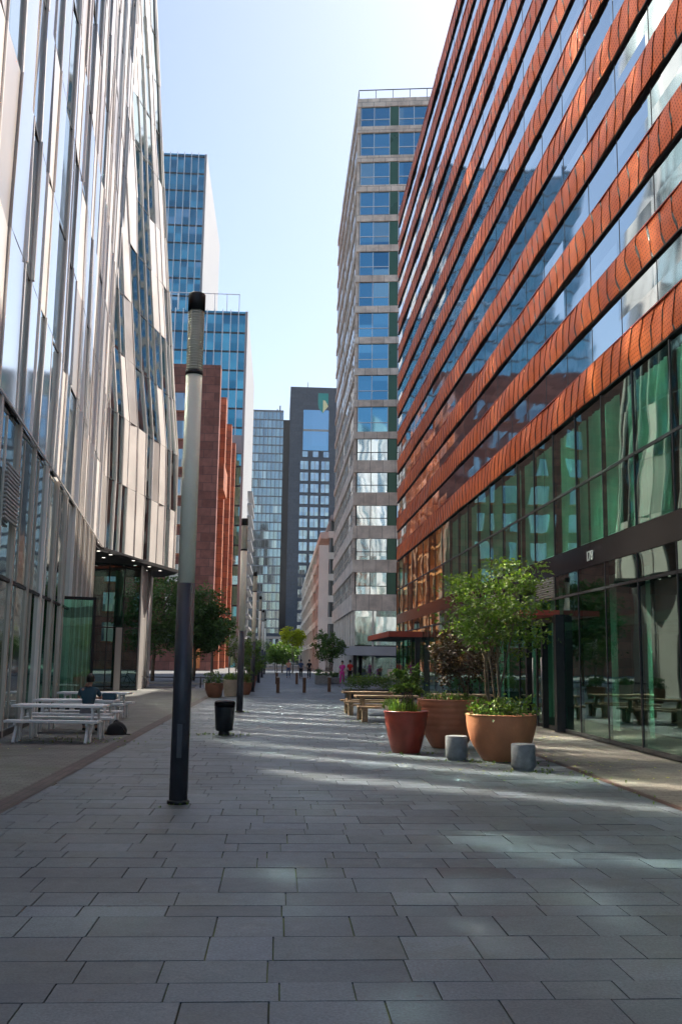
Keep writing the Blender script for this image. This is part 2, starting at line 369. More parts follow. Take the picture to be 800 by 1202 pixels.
# ================================================================== GROUND
def ground():
    g = MB(); g.quad((-900, -300, -.03), (900, -300, -.03), (900, 2500, -.03), (-900, 2500, -.03)); g.build('ground', M['ground'], kind='structure')
    b = MB(); b.quad((-3.06, -8, -.012), (4.93, -8, -.012), (4.93, 190, -.012), (-3.06, 190, -.012)); b.build('paving_bed', M['joint'], kind='structure')
    s = MB(); r = random.Random(3); y = -4.0
    while y < 185:
        d = r.choice((.30, .30, .40, .50, .50)) if y < 60 else r.choice((.6, .8, 1.0))
        x = -3.05-r.random()*.5; g_ = .006+.005*r.random()
        while x < 4.93:
            L = r.choice((.40, .45, .60, .60, .80)) if y < 60 else r.choice((.8, 1.2, 1.6))
            a, e = max(x, -3.05), min(x+L, 4.92)
            if e-a > .04:
                t = r.gauss(1, .16); t = max(.65, min(1.45, t))
                if r.random() < .05: t *= 1.25
                s.col = (t, t*(1+r.gauss(0, .012)), t*(1+r.gauss(0, .03)))
                z = r.uniform(-.0015, .0015); q = g_/2; zt = [z+r.uniform(-.0008, .0008) for _ in range(4)]
                n = len(s.v)
                s.v += [(a+q, y+q, zt[0]), (e-q, y+q, zt[1]), (e-q, y+d-q, zt[2]), (a+q, y+d-q, zt[3])]
                s.face((n, n+1, n+2, n+3))
                if y < 40:
                    s.v += [(a+q, y+q, -.013), (e-q, y+q, -.013), (e-q, y+d-q, -.013), (a+q, y+d-q, -.013)]
                    for i in range(4): s.face((n+i, n+4+i, n+4+(i+1) % 4, n+(i+1) % 4))
            x += L
        y += d
    s.build('stone_paving', M['slab'], colattr=True, kind='structure')
    k = MB(); k.quad((-3.34, -8, .0), (-3.06, -8, .0), (-3.06, 57, .0), (-3.34, 57, .0)); k.build('gutter_strip', M['gutter'], kind='structure')
    k = MB(); k.quad((-40, -8, -.004), (-3.345, -8, -.004), (-3.345, 57, -.004), (-40, 57, -.004)); k.build('brick_paving', M['klink'], kind='structure')
    k = MB(); k.quad((4.93, -8, .001), (5.06, -8, .001), (5.06, 61, .001), (4.93, 61, .001))
    k.build('drain_channel', M['drain'], kind='structure')
    k = MB(); k.quad((5.065, -8, -.003), (PX+.4, -8, -.003), (PX+.4, 61, -.003), (5.065, 61, -.003)); k.build('light_brick_paving', M['klink2'], kind='structure')
    # cross street on the left past the first block
    k = MB(); k.quad((-60, 60.5, -.018), (-5.2, 60.5, -.018), (-5.2, 68, -.018), (-60, 68, -.018)); k.build('side_road', M['road'], kind='structure')
    k = MB(); k.box(-60, -4.9, 68, 68.25, -.02, .10); k.box(-60, -4.9, 60.0, 60.2, -.02, .05); k.build('kerb', M['concrete'], kind='structure')
ground()

# ================================================================== RED / ORANGE BANDED BUILDING (right)
B0, BP, BH, NB = 8.0, 1.862, .81, 13
Y0, Y1 = -8.0, 61.4
def banded():
    R = thing('banded_office_building', 'long office block with perforated orange metal bands above green glass lower floors', 'building', (0, 0, 0))
    ztop = B0+BP*(NB-1)+BH+.15
    b = MB(); b.box(PX+.52, 42, Y0, Y1-.05, B0-.25, ztop-.3); b.box(PX+12, 42, Y0, Y1-.05, 0, B0-.2)
    b.build('wall', M['soffit'], R)
    # bands
    T = .6
    for k in range(NB):
        z0 = B0+BP*k; m = MB(); m.sm = False; NZ = 9; rows = []; ph = rnd.random()*6
        u = [(j, f) for j in range(int((Y1-Y0)/T)) for f in (0, .25, .5, .75, .985)]
        for (j, f) in u:
            y = Y0+(j+f)*T; row = []
            for i in range(NZ):
                t = i/(NZ-1); z = z0+BH*t
                yy = y+.15*math.sin(z*2.6+j*.11+.8*math.sin(j*.13+ph))+.035*math.sin(z*9+j*1.3)
                bul = .02*math.sin(t*math.pi)+.022*math.sin(yy*.75+z*.9+ph)+.010*math.sin(yy*2.3+z*3)+.03
                row.append((PX-.01-bul+.018*f, min(max(yy, Y0), Y1), z))
            rows.append(row)
        n0 = len(m.v)
        for row in rows: m.v += row
        for a in range(len(rows)-1):
            m.cur = 2 if a % 5 == 4 else 0  # step faces coloured dark to draw the shadow of each lap
            for i in range(NZ-1):
                p = n0+a*NZ+i; m.face((p, p+1, p+NZ+1, p+NZ))
        m.cur = 2
        m.box(PX-.02, PX+.5, Y0, Y1, z0-.03, z0-.004); m.cur = 1; m.box(PX-.04, PX+.5, Y0, Y1, z0+BH+.004, z0+BH+.03)
        m.box(PX+.02, PX+.5, Y1-.06, Y1, z0, z0+BH); m.box(PX+.03, PX+.05, Y0, Y1-.06, z0, z0+BH)
        m.build('orange_band', [M['screen'], M['redcan'], M['dark']], R)
        if k < NB-1:
            g = MB(); zg0, zg1 = z0+BH+.04, z0+BP-.055
            g.quad((PX+.045, Y0, zg0), (PX+.045, Y1-.1, zg0), (PX+.045, Y1-.1, zg1), (PX+.045, Y0, zg1))
            g.quad((PX+.045, Y1-.1, zg0), (PX+6, Y1-.1, zg0), (PX+6, Y1-.1, zg1), (PX+.045, Y1-.1, zg1))
            g.cur = 1; y = Y1-.1
            while y > Y0: g.box(PX+.04, PX+.07, y-.016, y+.016, zg0, zg1); y -= 2.05
            g.build('ribbon_window', [M['strip'], M['frame']], R)
    t = MB(); t.box(PX+.05, 42, Y0, Y1, ztop-.3, ztop-.1); t.build('roof', M['dark'], R)
    # lower glazing
    yy = [17.67+2.02*i for i in range(-12, 22)]
    yy = [y for y in yy if y < Y1-.4]+[Y1-.12]
    ROW = [(.12, 3.42), (3.50, 4.02), (4.62, 6.08), (6.16, 7.86)]
    for a in range(len(yy)-1):
        ya, yb = yy[a], yy[a+1]
        g = MB(); px = PX+rnd.uniform(-.004, .004)
        for r, (za, zb) in enumerate(ROW):
            if 25.2 < ya < 29.2 and r == 1: continue
            tl = rnd.uniform(-.006, .006)
            g.quad((px, ya+.03, za), (px+tl, yb-.03, za), (px+tl, yb-.03, zb), (px, ya+.03, zb))
        g.build('window', [M['ggreen']], R)
    fr = MB()
    for y in yy:
        fr.box(PX-.018, PX+.08, y-.017, y+.017, 0.02, 7.93)
    for z, h in ((.02, .09), (3.43, .06), (6.09, .06)):
        for a in range(len(yy)-1): fr.box(PX-.016, PX+.045, yy[a]+.03, yy[a+1]-.03, z, z+h)
    fr.build('window_frame', M['frame'], R)
    sp = MB(); sp.box(PX-.02, PX+.3, Y0, Y1-.12, 4.03, 4.60); sp.build('spandrel_band', M['black'], R)
    lv = MB()
    for za in [3.52+.062*i for i in range(9)]:
        lv.box(PX-.03, PX+.05, 25.85, 27.7, za, za+.03)
    lv.build('louvre_vent', M['alu'], R); lv = MB()
    for za in [3.52+.062*i for i in range(9)]: lv.box(PX-.03, PX+.05, 31.9, 33.7, za, za+.03)
    lv.build('louvre_vent', M['alu'], R)
    # interiors: slabs, back wall, columns, curtains
    i_ = MB(); i_.box(PX+.35, PX+11.9, Y0, Y1-.2, 4.05, 4.55); i_.build('floor_slab', M['soffit'], R)
    i_ = MB(); i_.quad((PX+.2, Y0, .01), (PX+11.9, Y0, .01), (PX+11.9, Y1-.2, .01), (PX+.2, Y1-.2, .01)); i_.build('lobby_floor', M['intfloor'], R)
    w_ = MB(); w_.box(PX+6.5, PX+6.7, Y0, Y1-.3, .02, 7.7)
    for y in range(-4, 60, 6): w_.box(PX+1.6, PX+2.1, y, y+.5, .02, 7.7)
    for y in (12, 22.3, 31, 40, 52): w_.box(PX+2.1, PX+6.5, y, y+.2, .02, 4.0)
    w_.box(PX+1.5, PX+6.5, Y0, Y1-1, 2.75, 3.0)
    w_.build('inner_wall', M['interior'], R)
    c = MB(); c.sm = True
    def curt(ya, yb, za, zb, x):
        n = int((yb-ya)/.045); b0 = len(c.v)
        ph = rnd.random()*6
        for i in range(n+1):
            y = ya+(yb-ya)*i/n; xx = x+.022*math.sin(y*23+ph)+.015*math.sin(y*9.1+ph*2)
            c.v += [(xx, y, za), (xx, y, zb)]
        for i in range(n): q = b0+2*i; c.face((q, q+2, q+3, q+1))
    y = 9.0
    while y < 44:
        L = rnd.choice((.7, 1.0, 1.6, 2.2, 3.0)); curt(y, y+L, 4.65, 7.74, PX+.13); y += L+rnd.choice((.2, .5, .9, .3))
    for ya, L in ((18.5, .35), (20.9, .3), (23, .5), (27.6, 1.0), (30.2, 1.4), (15.5, .6), (34, 2), (12, 1)): curt(ya, ya+L, .2, 3.9, PX+.7)
    c.build('curtain', M['curtain'], R)
    # entrance doors near the green planter tree
    d = MB(); d.box(PX-.22, PX+.02, 25.05, 25.28, .02, 3.0); d.box(PX-.16, PX+.0, 26.6, 26.72, .02, 2.9); d.box(PX-.16, PX, 28.3, 28.46, .02, 2.9); d.box(PX-.16, PX, 25.3, 28.3, 2.82, 2.94)
    d.box(PX-.1, PX-.06, 27.4, 27.5, .02, 2.82)
    df = d.build('door', M['dark'], R); h = MB(); h.tube([(PX-.24, 26.4, .8), (PX-.24, 26.4, 1.9)], .02); h.tube([(PX-.24, 27.3, .8), (PX-.24, 27.3, 1.9)], .02); h.build('handle', M['alu'], df)
    cn = MB(); cn.box(PX-1.0, PX-.06, 25.2, 28.6, 2.98, 3.12); cn.build('door_canopy', M['redcan'], R)
    # grey-white house number on the black band
    n_ = text_mesh('178', .33); o = n_; o.name = 'house_number'; o.data.materials.append(M['signw']); o.parent = R
    o.matrix_local = Matrix(((0, 0, -1, PX-.035), (-1, 0, 0, 22.95), (0, 1, 0, 4.17), (0, 0, 0, 1)))
    # corner entrance canopy
    k = MB(); k.box(PX-1.75, PX+.0, 50, 61.8, 2.98, 3.26); k.cur = 1; k.box(PX-1.7, PX-.01, 50.06, 61.7, 2.94, 2.978)
    k.build('corner_canopy', [M['redcan'], M['soffit']], R)
    p = MB(); p.box(PX-.35, PX-.12, 50.1, 50.35, 0, 2.94); p.build('canopy_post', M['dark'], R)
def text_mesh(s, size):
    cu = bpy.data.curves.new('lettering', 'FONT'); cu.body = s; cu.size = size; cu.extrude = .01
    o = bpy.data.objects.new('lettering', cu); COL.objects.link(o)
    me = bpy.data.meshes.new_from_object(o.evaluated_get(bpy.context.evaluated_depsgraph_get()))
    bpy.data.objects.remove(o); o = bpy.data.objects.new('lettering', me); COL.objects.link(o); return o
banded()

# ================================================================== LEFT METAL AND GLASS BUILDING
NP, ND = Vector((-6.03, 22.92, 0)), Vector((-.103, 1, 0)).normalized()
KP = NP+ND*((46.9-22.92)/ND.y); FD = Vector((.192, 1, 0)).normalized()
CP = KP+FD*((58.4-46.9)/FD.y)
HC = 6.9
def lean(h): return .085*math.sqrt(max(0, h-12)**2+0)*min(1, max(0, h-12)/4)
def left_block():
    R = thing('folded_facade_building', 'tall office block clad in folded cream metal and glass strips, above the white picnic tables', 'building')
    top = 44.0
    def facade(P, D, s0, s1, leanf, wmean, seed, tag_):
        r = random.Random(seed); N = Vector((D.y, -D.x, 0))
        cols = [s0]
        while cols[-1] < s1: cols.append(cols[-1]+wmean*r.uniform(.62, 1.35))
        cols[-1] = s1; nc = len(cols)
        # tier boundaries: storeys with per-column stagger
        tiers = [HC]; 
        while tiers[-1] < top: tiers.append(tiers[-1]+3.45)
        K = len(tiers)
        def zt(i, k): 
            if k == 0: return HC
            return tiers[k]+stg[i][k]
        stg = [[r.choice((0, 0, 0, .0, .55, -.6)) for k in range(K)] for i in range(nc)]
        off = [[0]*K for _ in range(nc)]; dep = [[0]*K for _ in range(nc)]
        for i in range(nc):
            o, d = 0, r.uniform(.0, .07)
            for k in range(K):
                off[i][k] = o; dep[i][k] = d
                o += r.uniform(-.10, .10); o = max(-.25, min(.25, o))
                if r.random() < .4: d = r.uniform(0, .08)
        kinds = []
        for i in range(nc):
            cur = r.choice('MGMGG'); kk = []
            for k in range(K):
                if r.random() < .38: cur = r.choice('MMMGG')
                kk.append(cur)
            kinds.append(kk)
        pan, gl, fin = MB(), MB(), MB(); POL = {i for i in range(nc-1) if cols[i] > -4.5 and (i % 2 == 0)}
        glist = []
        def pt(i, k, extra=0, ds=0, z=None):
            s = cols[i]+off[i][min(k, K-1)]+ds; zz = tiers[k] if z is None else z
            q = P+D*s+N*(dep[i][min(k, K-1)]+extra-leanf(zz)); return Vector((q.x, q.y, zz))
        for i in range(nc-1):
            for k in range(K-1):
                # panel: left edge at own depth; right edge pushed back or out (sawtooth)
                pol = seed == 5 and i in POL and 0 <= k <= 3
                if pol: kinds[i][k] = 'M'
                saw = 0 if pol else [.0, .01, .035, .06, -.04][(i*7+k*3+seed) % 5] if r.random() < .8 else 0
                a, b = pt(i, k), pt(i+1, k); c, d = pt(i+1, k+1), pt(i, k+1)
                a2, d2 = a+N*saw, d+N*saw
                if pol:      # added reflector sheets, set plumb and flush to aim sun streaks
                    d0 = max(dep[i][k], dep[i+1][k], dep[i][k+1], dep[i+1][k+1])+.01; yw = (-.010, .004, .012, -.004)[i % 4]
                    a2 = a+N*(d0-dep[i][k]); b = b+N*(d0+yw-dep[i+1][k]); c = c+N*(d0+yw-dep[i+1][k+1]); d2 = d+N*(d0-dep[i][k+1])
                a2, d2 = a2-N*.02, d2-N*.02; b2, c2 = b-N*.02, c-N*.02
                g = .012
                up = Vector((0, 0, g))
                if kinds[i][k] == 'G':
                    q = MB(); rec = N*.025
                    q.quad(a2-rec+up, b2-rec+up, c2-rec-up, d2-rec-up)
                    glist.append((((a2+c2)/2-Vector((0, 0, EYE))).length, q, (a2+c2)/2))
                    pan.cur = 1
                    pan.quad(a2-rec, a2, d2, d2-rec); pan.quad(b2, b2-rec, c2-rec, c2)
                    fin.cur = 1; fin.beam(a2-rec*.8, b2-rec*.8, .025, .06)
                else:
                    pan.cur = 2 if pol else 0 if r.random() < .72 else 1
                    if pol:      # sheets dished to focus the added sun streaks onto the paving
                        sag = (b2-a2).length_squared/(8*46)*r.uniform(.8, 1.15); nn_ = 8; n0 = len(pan.v); pan.sm = True
                        for q_ in range(nn_+1):
                            t = q_/nn_; dz = N*(-sag*4*t*(1-t)); pan.v += [tuple((a2+up).lerp(b2+up, t)+dz), tuple((d2-up).lerp(c2-up, t)+dz)]
                        for q_ in range(nn_): pan.face((n0+2*q_, n0+2*q_+2, n0+2*q_+3, n0+2*q_+1))
                        pan.sm = False
                    else: pan.quad(a2+up, b2+up, c2-up, d2-up)
                    fin.cur = 1; fin.beam(a2-N*.01, b2-N*.01, .012, .03)
                # side reveal from a to a2 (step between sawtooth cells) and backing
                pan.cur = 0; pan.quad(a-N*.3, a2, d2, d-N*.3)
                pan.cur = 0; pan.quad(b-N*.3, b2, c2, c-N*.3)
        for i in range(nc):
            for k in range(K-1):
                e = r.choice((.015, .025, .04, .06)); a, d = pt(i, k, .0), pt(i, k+1, .0)
                w = r.choice((.05, .07, .11)); t0 = D*w
                a_, d_ = a+N*e, d+N*e
                fin.cur = 0 if r.random() < .5 else 2
                bk = -N*.35
                n = len(fin.v)
                fin.v += [tuple(x) for x in (a+bk, a_, a_+t0, a+bk+t0, d+bk, d_, d_+t0, d+bk+t0)]
                for f in ((0, 1, 5, 4), (1, 2, 6, 5), (2, 3, 7, 6), (4, 5, 6, 7), (0, 3, 2, 1)): fin.face([n+j for j in f])
        pan.build('metal_cladding', [M['cream'], M['cream2'], M['polish']], R); fin.build('metal_fins', [M['cream'], M['frame'], M['cream2']], R)
        return glist
    gl = facade(NP, ND, -20, (53.5-22.92)/ND.y, lambda z: 0, 1.45, 5, 'n')
    gl += facade(CP, -FD, 0, 15.5, lean, 1.15, 11, 'f') if False else facade2(facade)
    vis = []; rest = []
    for d, q, c in gl:
        (vis if (c.y > 14 and c.z < 1.75+.72*c.y) else rest).append((d, q))
    vis.sort(key=lambda t: t[0]); rest += vis[100:]; vis = vis[:100]
    for d, q in vis: q.build('window', M['fac'], R)
    m = MB()
    for d, q in rest:
        n = len(m.v); m.v += q.v; m.face((n, n+1, n+2, n+3))
    m.build('upper_glazing', M['fac'], R, kind='stuff')
    # body (behind the skin)
    k_ = MB(); A = NP+ND*-20
    poly = [(A.x-.75, A.y), (KP.x-.75, KP.y), (CP.x-.45, CP.y-.3), (CP.x-1.2, CP.y+3.2), (-30, 62.5), (-30, A.y)]
    zs = [HC+.02, 14, 20, 28, 36, top]
    for a in range(len(zs)-1):
        la, lb = lean(zs[a]), lean(zs[a+1])
        def pp(l): return [(x-(l if 2 <= j <= 3 else l*.8 if j == 1 else 0), y) for j, (x, y) in enumerate(poly)]
        P0, P1 = pp(la), pp(lb)
        n = len(k_.v); k_.v += [(x, y, zs[a]) for x, y in P0]+[(x, y, zs[a+1]) for x, y in P1]
        for j in range(6): k_.face((n+j, n+(j+1) % 6, n+6+(j+1) % 6, n+6+j))
    n = len(k_.v); k_.v += [(x, y, top) for x, y in pp(lean(top))]; k_.face(range(n, n+6))
    k_.build('wall', M['cream2'], R)
    # end skin turning the corner
    e = MB(); r = random.Random(2)
    for k in range(11):
        z0, z1 = HC+3.45*k, HC+3.45*(k+1)
        for j in range(3):
            f0, f1 = j/3, (j+1)/3; a = CP.lerp(Vector((CP.x-1.0, CP.y+3.2, 0)), f0); b = CP.lerp(Vector((CP.x-1.0, CP.y+3.2, 0)), f1)
            e.cur = r.choice((0, 1, 1)); e.quad((a.x-lean(z0), a.y, z0), (b.x-lean(z0), b.y, z0), (b.x-lean(z1), b.y, z1), (a.x-lean(z1), a.y, z1))
    e.build('end_cladding', [M['cream'], M['cream2']], R)
    # canopy soffit
    s = MB(); A2 = NP+ND*14.0
    s.prism([(A2.x-.3, A2.y), (KP.x-.02, KP.y), (CP.x+.3, CP.y), (CP.x-.9, CP.y+3.3), (-22, 62.5), (-22, A2.y)], 6.72, 6.9)
    s.build('canopy', M['soffit'], R)
    sp = MB()
    for (x, y) in ((-8.3, 48.5), (-7.6, 51.3), (-8.9, 50), (-7.9, 54), (-9.6, 49.2), (-7.2, 54.6), (-6.9, 57), (-7.7, 57), (-8.6, 46.9)):
        sp.disc(.09, 6.712, 12, x, y)
    sp.build('downlight', M['spot'], R, label='small round lit downlights in the dark canopy underside')
    # sloping dark edge strip at the bottom of the upper skin
    ed = MB(); ed.beam(NP+ND*-20+Vector((.1, 0, 6.90)), KP+Vector((.1, 0, 6.90)), .03, .05); ed.build('light_sill_trim', M['cream2'], R)
    ed = MB(); ed.beam(KP+Vector((.12, 0, 6.85)), CP+Vector((.12, 0, 6.85)), .05, .10)
    ed.build('dark_sill_trim', M['frame'], R)
    # ---- lower storeys
    N = Vector((ND.y, -ND.x, 0)); fin = MB(); tr = MB()
    def W(s, d, z): q = NP+ND*s+N*d; return Vector((q.x, q.y, z))
    ss = [-18+2.45*i for i in range(0, 11)]; lower_end = (42.9-22.92)/ND.y
    s = -18.2; spots = []
    while s < 9.5: spots.append(s); s += 2.45
    while s < lower_end: spots.append(s); s += .62
    for i, s in enumerate(spots):
        wide = s < 9.4; dd = .075 if wide else .10; w2 = .10 if wide else .045
        fin.cur = 0 if (i % 3) else 1
        for (a, b, t) in ((-.1, dd, w2),):
            n = len(fin.v); lx = rnd.uniform(-.06, .06)
            pts = [W(s-t, a, 0), W(s-t, b, 0), W(s+t, b, 0), W(s+t, a, 0), W(s-t+lx, a, 6.88), W(s-t+lx, b, 6.88), W(s+t+lx, b, 6.88), W(s+t+lx, a, 6.88)]
            fin.v += [tuple(x) for x in pts]
            for f in ((0, 1, 5, 4), (1, 2, 6, 5), (2, 3, 7, 6), (3, 0, 4, 7)): fin.face([n+j for j in f])
        if wide:      # slim second fin halfway
            for ds in (.95,):
                n = len(fin.v); pts = [W(s+ds-.03, -.1, 0), W(s+ds-.03, .03, 0), W(s+ds+.03, .03, 0), W(s+ds+.03, -.1, 0)]
                pts += [p+Vector((0, 0, 6.72)) for p in pts]; fin.v += [tuple(x) for x in pts]
                for f in ((0, 1, 5, 4), (1, 2, 6, 5), (2, 3, 7, 6), (3, 0, 4, 7)): fin.face([n+j for j in f])
    fin.build('lower_fins', [M['bronze'], M['cream']], R)
    for a in range(len(spots)-1):
        if spots[a] > 9.4: continue
        sa, sb = spots[a]+.09, spots[a+1]-.09
        g = MB(); ti = rnd.uniform(-.03, .03)
        for za, zb in ((.15, 3.3), (3.42, 6.86)): g.quad(W(sa, 0, za), W(sb, ti, za), W(sb, ti, zb), W(sa, 0, zb))
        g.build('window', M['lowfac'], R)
        tr.beam(W(sa, .02, 3.36), W(sb, .02, 3.36), .04, .07); tr.beam(W(sa, .03, .08), W(sb, .03, .08), .08, .14)
    tr.beam(W(9.4, .0, 3.36), W(lower_end, .0, 3.36), .04, .08)
    tr.build('transom', M['frame'], R)
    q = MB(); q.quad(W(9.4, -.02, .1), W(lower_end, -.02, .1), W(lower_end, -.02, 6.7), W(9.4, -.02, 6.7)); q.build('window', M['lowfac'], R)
    body = MB(); body.prism([(W(-19, -.15, 0).x, W(-19, -.15, 0).y), (W(lower_end, -.15, 0).x, W(lower_end, -.15, 0).y), (-9.85, 52.3), (-22, 52.6), (-22, 4)], 0, 6.72, False)
    body.build('lower_wall', M['soffit'], R)
    lv = MB()
    for i in range(14): lv.beam(W(-2.9, .12, 4.55+.085*i), W(-1.2, .12, 4.55+.085*i), .06, .035)
    lv.build('louvre_vent', M['alu'], R)
    # open glass door with black frame
    dr = MB(); hx = 9.9
    for (u0, u1, z0, z1) in ((0, .09, 0, 3.6), (1.85, 1.94, 0, 3.6), (0, 1.94, 3.6, 3.7), (0, 1.94, .0, .12), (.55, .62, .12, 3.6)):
        P_ = W(hx, .4, 0); dirn = (N*.96+ND*.28).normalized()
        Mx = Matrix((dirn, Vector((-dirn.y, dirn.x, 0)), Vector((0, 0, 1)))).transposed().to_4x4(); Mx.translation = P_-dirn*1.3
        dr.box(u0, u1, -.04, .04, z0, z1, Mx)
    do = dr.build('door', M['dark'], R)
    dg = MB(); dg.quad(Mx @ Vector((.62, 0, .12)), Mx @ Vector((1.85, 0, .12)), Mx @ Vector((1.85, 0, 3.6)), Mx @ Vector((.62, 0, 3.6))); dg.build('pane', M['ggreen'], do)
    # recessed entrance glazing
    E0, E1 = Vector((-9.75, 52.2, 0)), Vector((-7.55, 53.9, 0)); ED = E1-E0
    def Epos(t, z, d=0): q = E0+ED*t+Vector((ED.y, -ED.x, 0)).normalized()*d; return Vector((q.x, q.y, z))
    for (t0, t1) in ((0, .33), (.33, .66), (.66, 1)):
        g = MB(); g.quad(Epos(t0+.01, 3.35), Epos(t1-.01, 3.35), Epos(t1-.01, 6.7), Epos(t0+.01, 6.7)); g.quad(Epos(t0+.01, .05), Epos(t1-.01, .05), Epos(t1-.01, 3.25), Epos(t0+.01, 3.25)); g.build('entrance_window', M['gdark'], R)
    f = MB()
    for t in (0, .33, .66, 1): f.beam(Epos(t, 0), Epos(t, 6.7), .05, .07)
    for z in (0.03, 3.3, 6.6): f.beam(Epos(0, z), Epos(1, z), .06, .08)
    f.build('entrance_frame', M['frame'], R)
    f = MB(); f.box(-.16, .16, -.05, .05, 0, 3.3, Matrix.Translation(Epos(.56, 0, .12))); f.build('entrance_door_panel', M['cream2'], R)
    f = MB(); f.beam(Epos(1.02, 0), Epos(1.02, 6.7), .12, .12); f.quad((-7.5, 53.95, 0), (-7.9, 62, 0), (-7.9, 62, 6.7), (-7.5, 53.95, 6.7)); f.build('corner_post', M['cream2'], R)
    g = MB(); g.box(-16, -12.2, 55, 61, .02, 6.6); g.box(-9.4, -9.0, 57, 57.4, .02, 6.7); g.build('inner_wall', M['interior'], R)
    f = MB(); f.tube([(-7.55, 57.6, 0), (-7.55, 57.6, 6.72)], .085, 12); f.build('canopy_column', M['alu'], R)
def facade2(fn):
    # far section: from the inner corner out to the far corner, runs +FD from before the valley
    s0 = -4.0
    return fn(KP, FD, s0, (CP-KP).length, lean, 1.15, 12, 'f')
left_block()

# ================================================================== TOWER BEHIND (right, granite bands)
TOWER_BANDS = [(6.8, 8.45), (10.7, 12.0), (14.2, 15.53), (17.65, 19.0), (21.13, 22.4)]+[(24.72+3.44*i, 25.45+3.44*i) for i in range(11)]+[(62.2, 63.15)]
def shear_front(R, X0):
    """the front is not square to the street: its right end comes nearer"""
    for o in R.children:
        for v in o.data.vertices: v.co.y -= max(0, v.co.x-X0)*.145
def granite_tower():
    X0, Yf, X1, Y2 = 7.38, 100.0, 30.0, 137.0
    R = thing('granite_tower', 'high residential tower with pink granite bands, blue windows and green glass panels', 'building')
    b = MB(); b.box(X0+.5, X1-.5, Yf+.5, Y2-.3, 0, 62.9); b.build('wall', M['soffit'], R)
    bands = []            # (z0, z1)
    tops = [62.55]; 
    # low storeys 3.25 with deep bands, upper storeys 3.07 with thin bands
    z = 6.85; edges = []
    bands = TOWER_BANDS
    for k, (a, c) in enumerate(bands):
        m = MB(); m.cur = 0; m.box(X0, X1, Yf, Yf+.5, a, c); m.cur = 1; m.box(X0, X0+.5, Yf+.502, Y2, a, c); m.cur = 1
        m.build('granite_band', [M['granite'], M['granitex']], R)
    for k in range(len(bands)-1):
        z0, z1 = bands[k][1], bands[k+1][0]; low = k < 5
        x = X0+.35; first = True
        while x < X1-4:
            ww = 3.2 if first else 3.9
            f = MB(); y = Yf+.22
            f.cur = 1; f.quad((x, y, z0+.02), (x+ww, y, z0+.02), (x+ww, y, z1-.02), (x, y, z1-.02))
            f.cur = 0; hz = z0+(z1-z0)*.36
            f.box(x, x+ww, y-.06, y+.02, hz, hz+.07)
            for xx in ([x, x+ww*.42, x+ww-.06] if not first else [x, x+ww*.45, x+ww-.06]): f.box(xx, xx+.06, y-.08, y+.01, z0+.02, z1-.02)
            f.build('window', [M['whitem'] if not low else M['frame'], M['twinlow'] if low else M['twin']], R)
            g = MB(); g.box(x+ww+.02, x+ww+.88, Yf+.12, Yf+.3, z0+.01, z1-.01)
            g.build('green_panel', M['greenp'], R)
            x += ww+.92; first = False
        # street side: long ribbon with metal posts
        g = MB(); g.cur = 1; g.quad((X0+.13, Yf+.56, z0), (X0+.13, Y2, z0), (X0+.13, Y2, z1), (X0+.13, Yf+.56, z1)); g.cur = 0; y = Yf+.6
        g.box(X0+.02, X0+.3, Yf+.3, Yf+.55, z0, z1)
        while y < Y2: g.box(X0+.105, X0+.128, y, y+.10, z0+.01, z1-.01); y += 1.62
        g.cur = 0; zz = z0+(z1-z0)*.36; g.box(X0+.10, X0+.129, Yf+.6, Y2, zz, zz+.09)
        g.build('ribbon_window', [M['granitex'], M['sidewin']], R)
    r_ = MB(); 
    for x in [X0+.1+1.85*i for i in range(12)]: r_.box(x, x+.06, Yf+.15, Yf+.21, 63.15, 64.25)
    r_.box(X0+.1, X1, Yf+.14, Yf+.22, 64.2, 64.28); r_.box(X0+.1, X0+.16, Yf+.2, Y2-8, 64.2, 64.28); r_.box(X0+.1, X0+.16, Yf+5, Yf+5.06, 63.15, 64.25)
    r_.box(X0+.1, X0+.16, Yf+10, Yf+10.06, 63.15, 64.25); r_.build('roof_railing', M['frame'], R)
    # lobby
    g = MB(); g.quad((X0+.3, Yf+.4, 3.3), (X1, Yf+.4, 3.3), (X1, Yf+.4, 6.84), (X0+.3, Yf+.4, 6.84)); g.quad((X0+.3, Yf+.4, .1), (X0+.3, Y2, .1), (X0+.3, Y2, 6.84), (X0+.3, Yf+.4, 6.84))
    g.quad((X0+.3, Yf+.4, .1), (X1, Yf+.4, .1), (X1, Yf+.4, 2.4), (X0+.3, Yf+.4, 2.4)); g.build('lobby_glass', M['twinlow'], R)
    for x in (X0+.2, X0+2.1, X0+6.5, X0+10): f = MB(); f.box(x, x+.16, Yf+.25, Yf+.39, .02, 6.83); f.build('lobby_post', M['alu'], R)
    for y in range(102, 137, 4): f = MB(); f.box(X0+.1, X0+.28, y, y+.3, .02, 6.83); f.build('lobby_post', M['alu'], R)
    c = MB(); c.box(X0-2.2, X1-6, Yf-6, Yf+.2, 2.25, 3.1); c.build('lobby_canopy', M['greycan'], R)
    p = MB(); p.box(X0-.2, X0+.15, Yf-5.5, Yf-5.2, 0, 2.25); p.box(X0+4.8, X0+5.0, Yf-5.5, Yf-5.2, 0, 2.25); p.build('canopy_post', M['dark'], R)
    w_ = MB(); w_.box(X0+3, X0+9, Yf-5.8, Yf-5.4, 0, 1.0); w_.build('low_wall', M['granite'], R)
    shear_front(R, X0)
granite_tower()

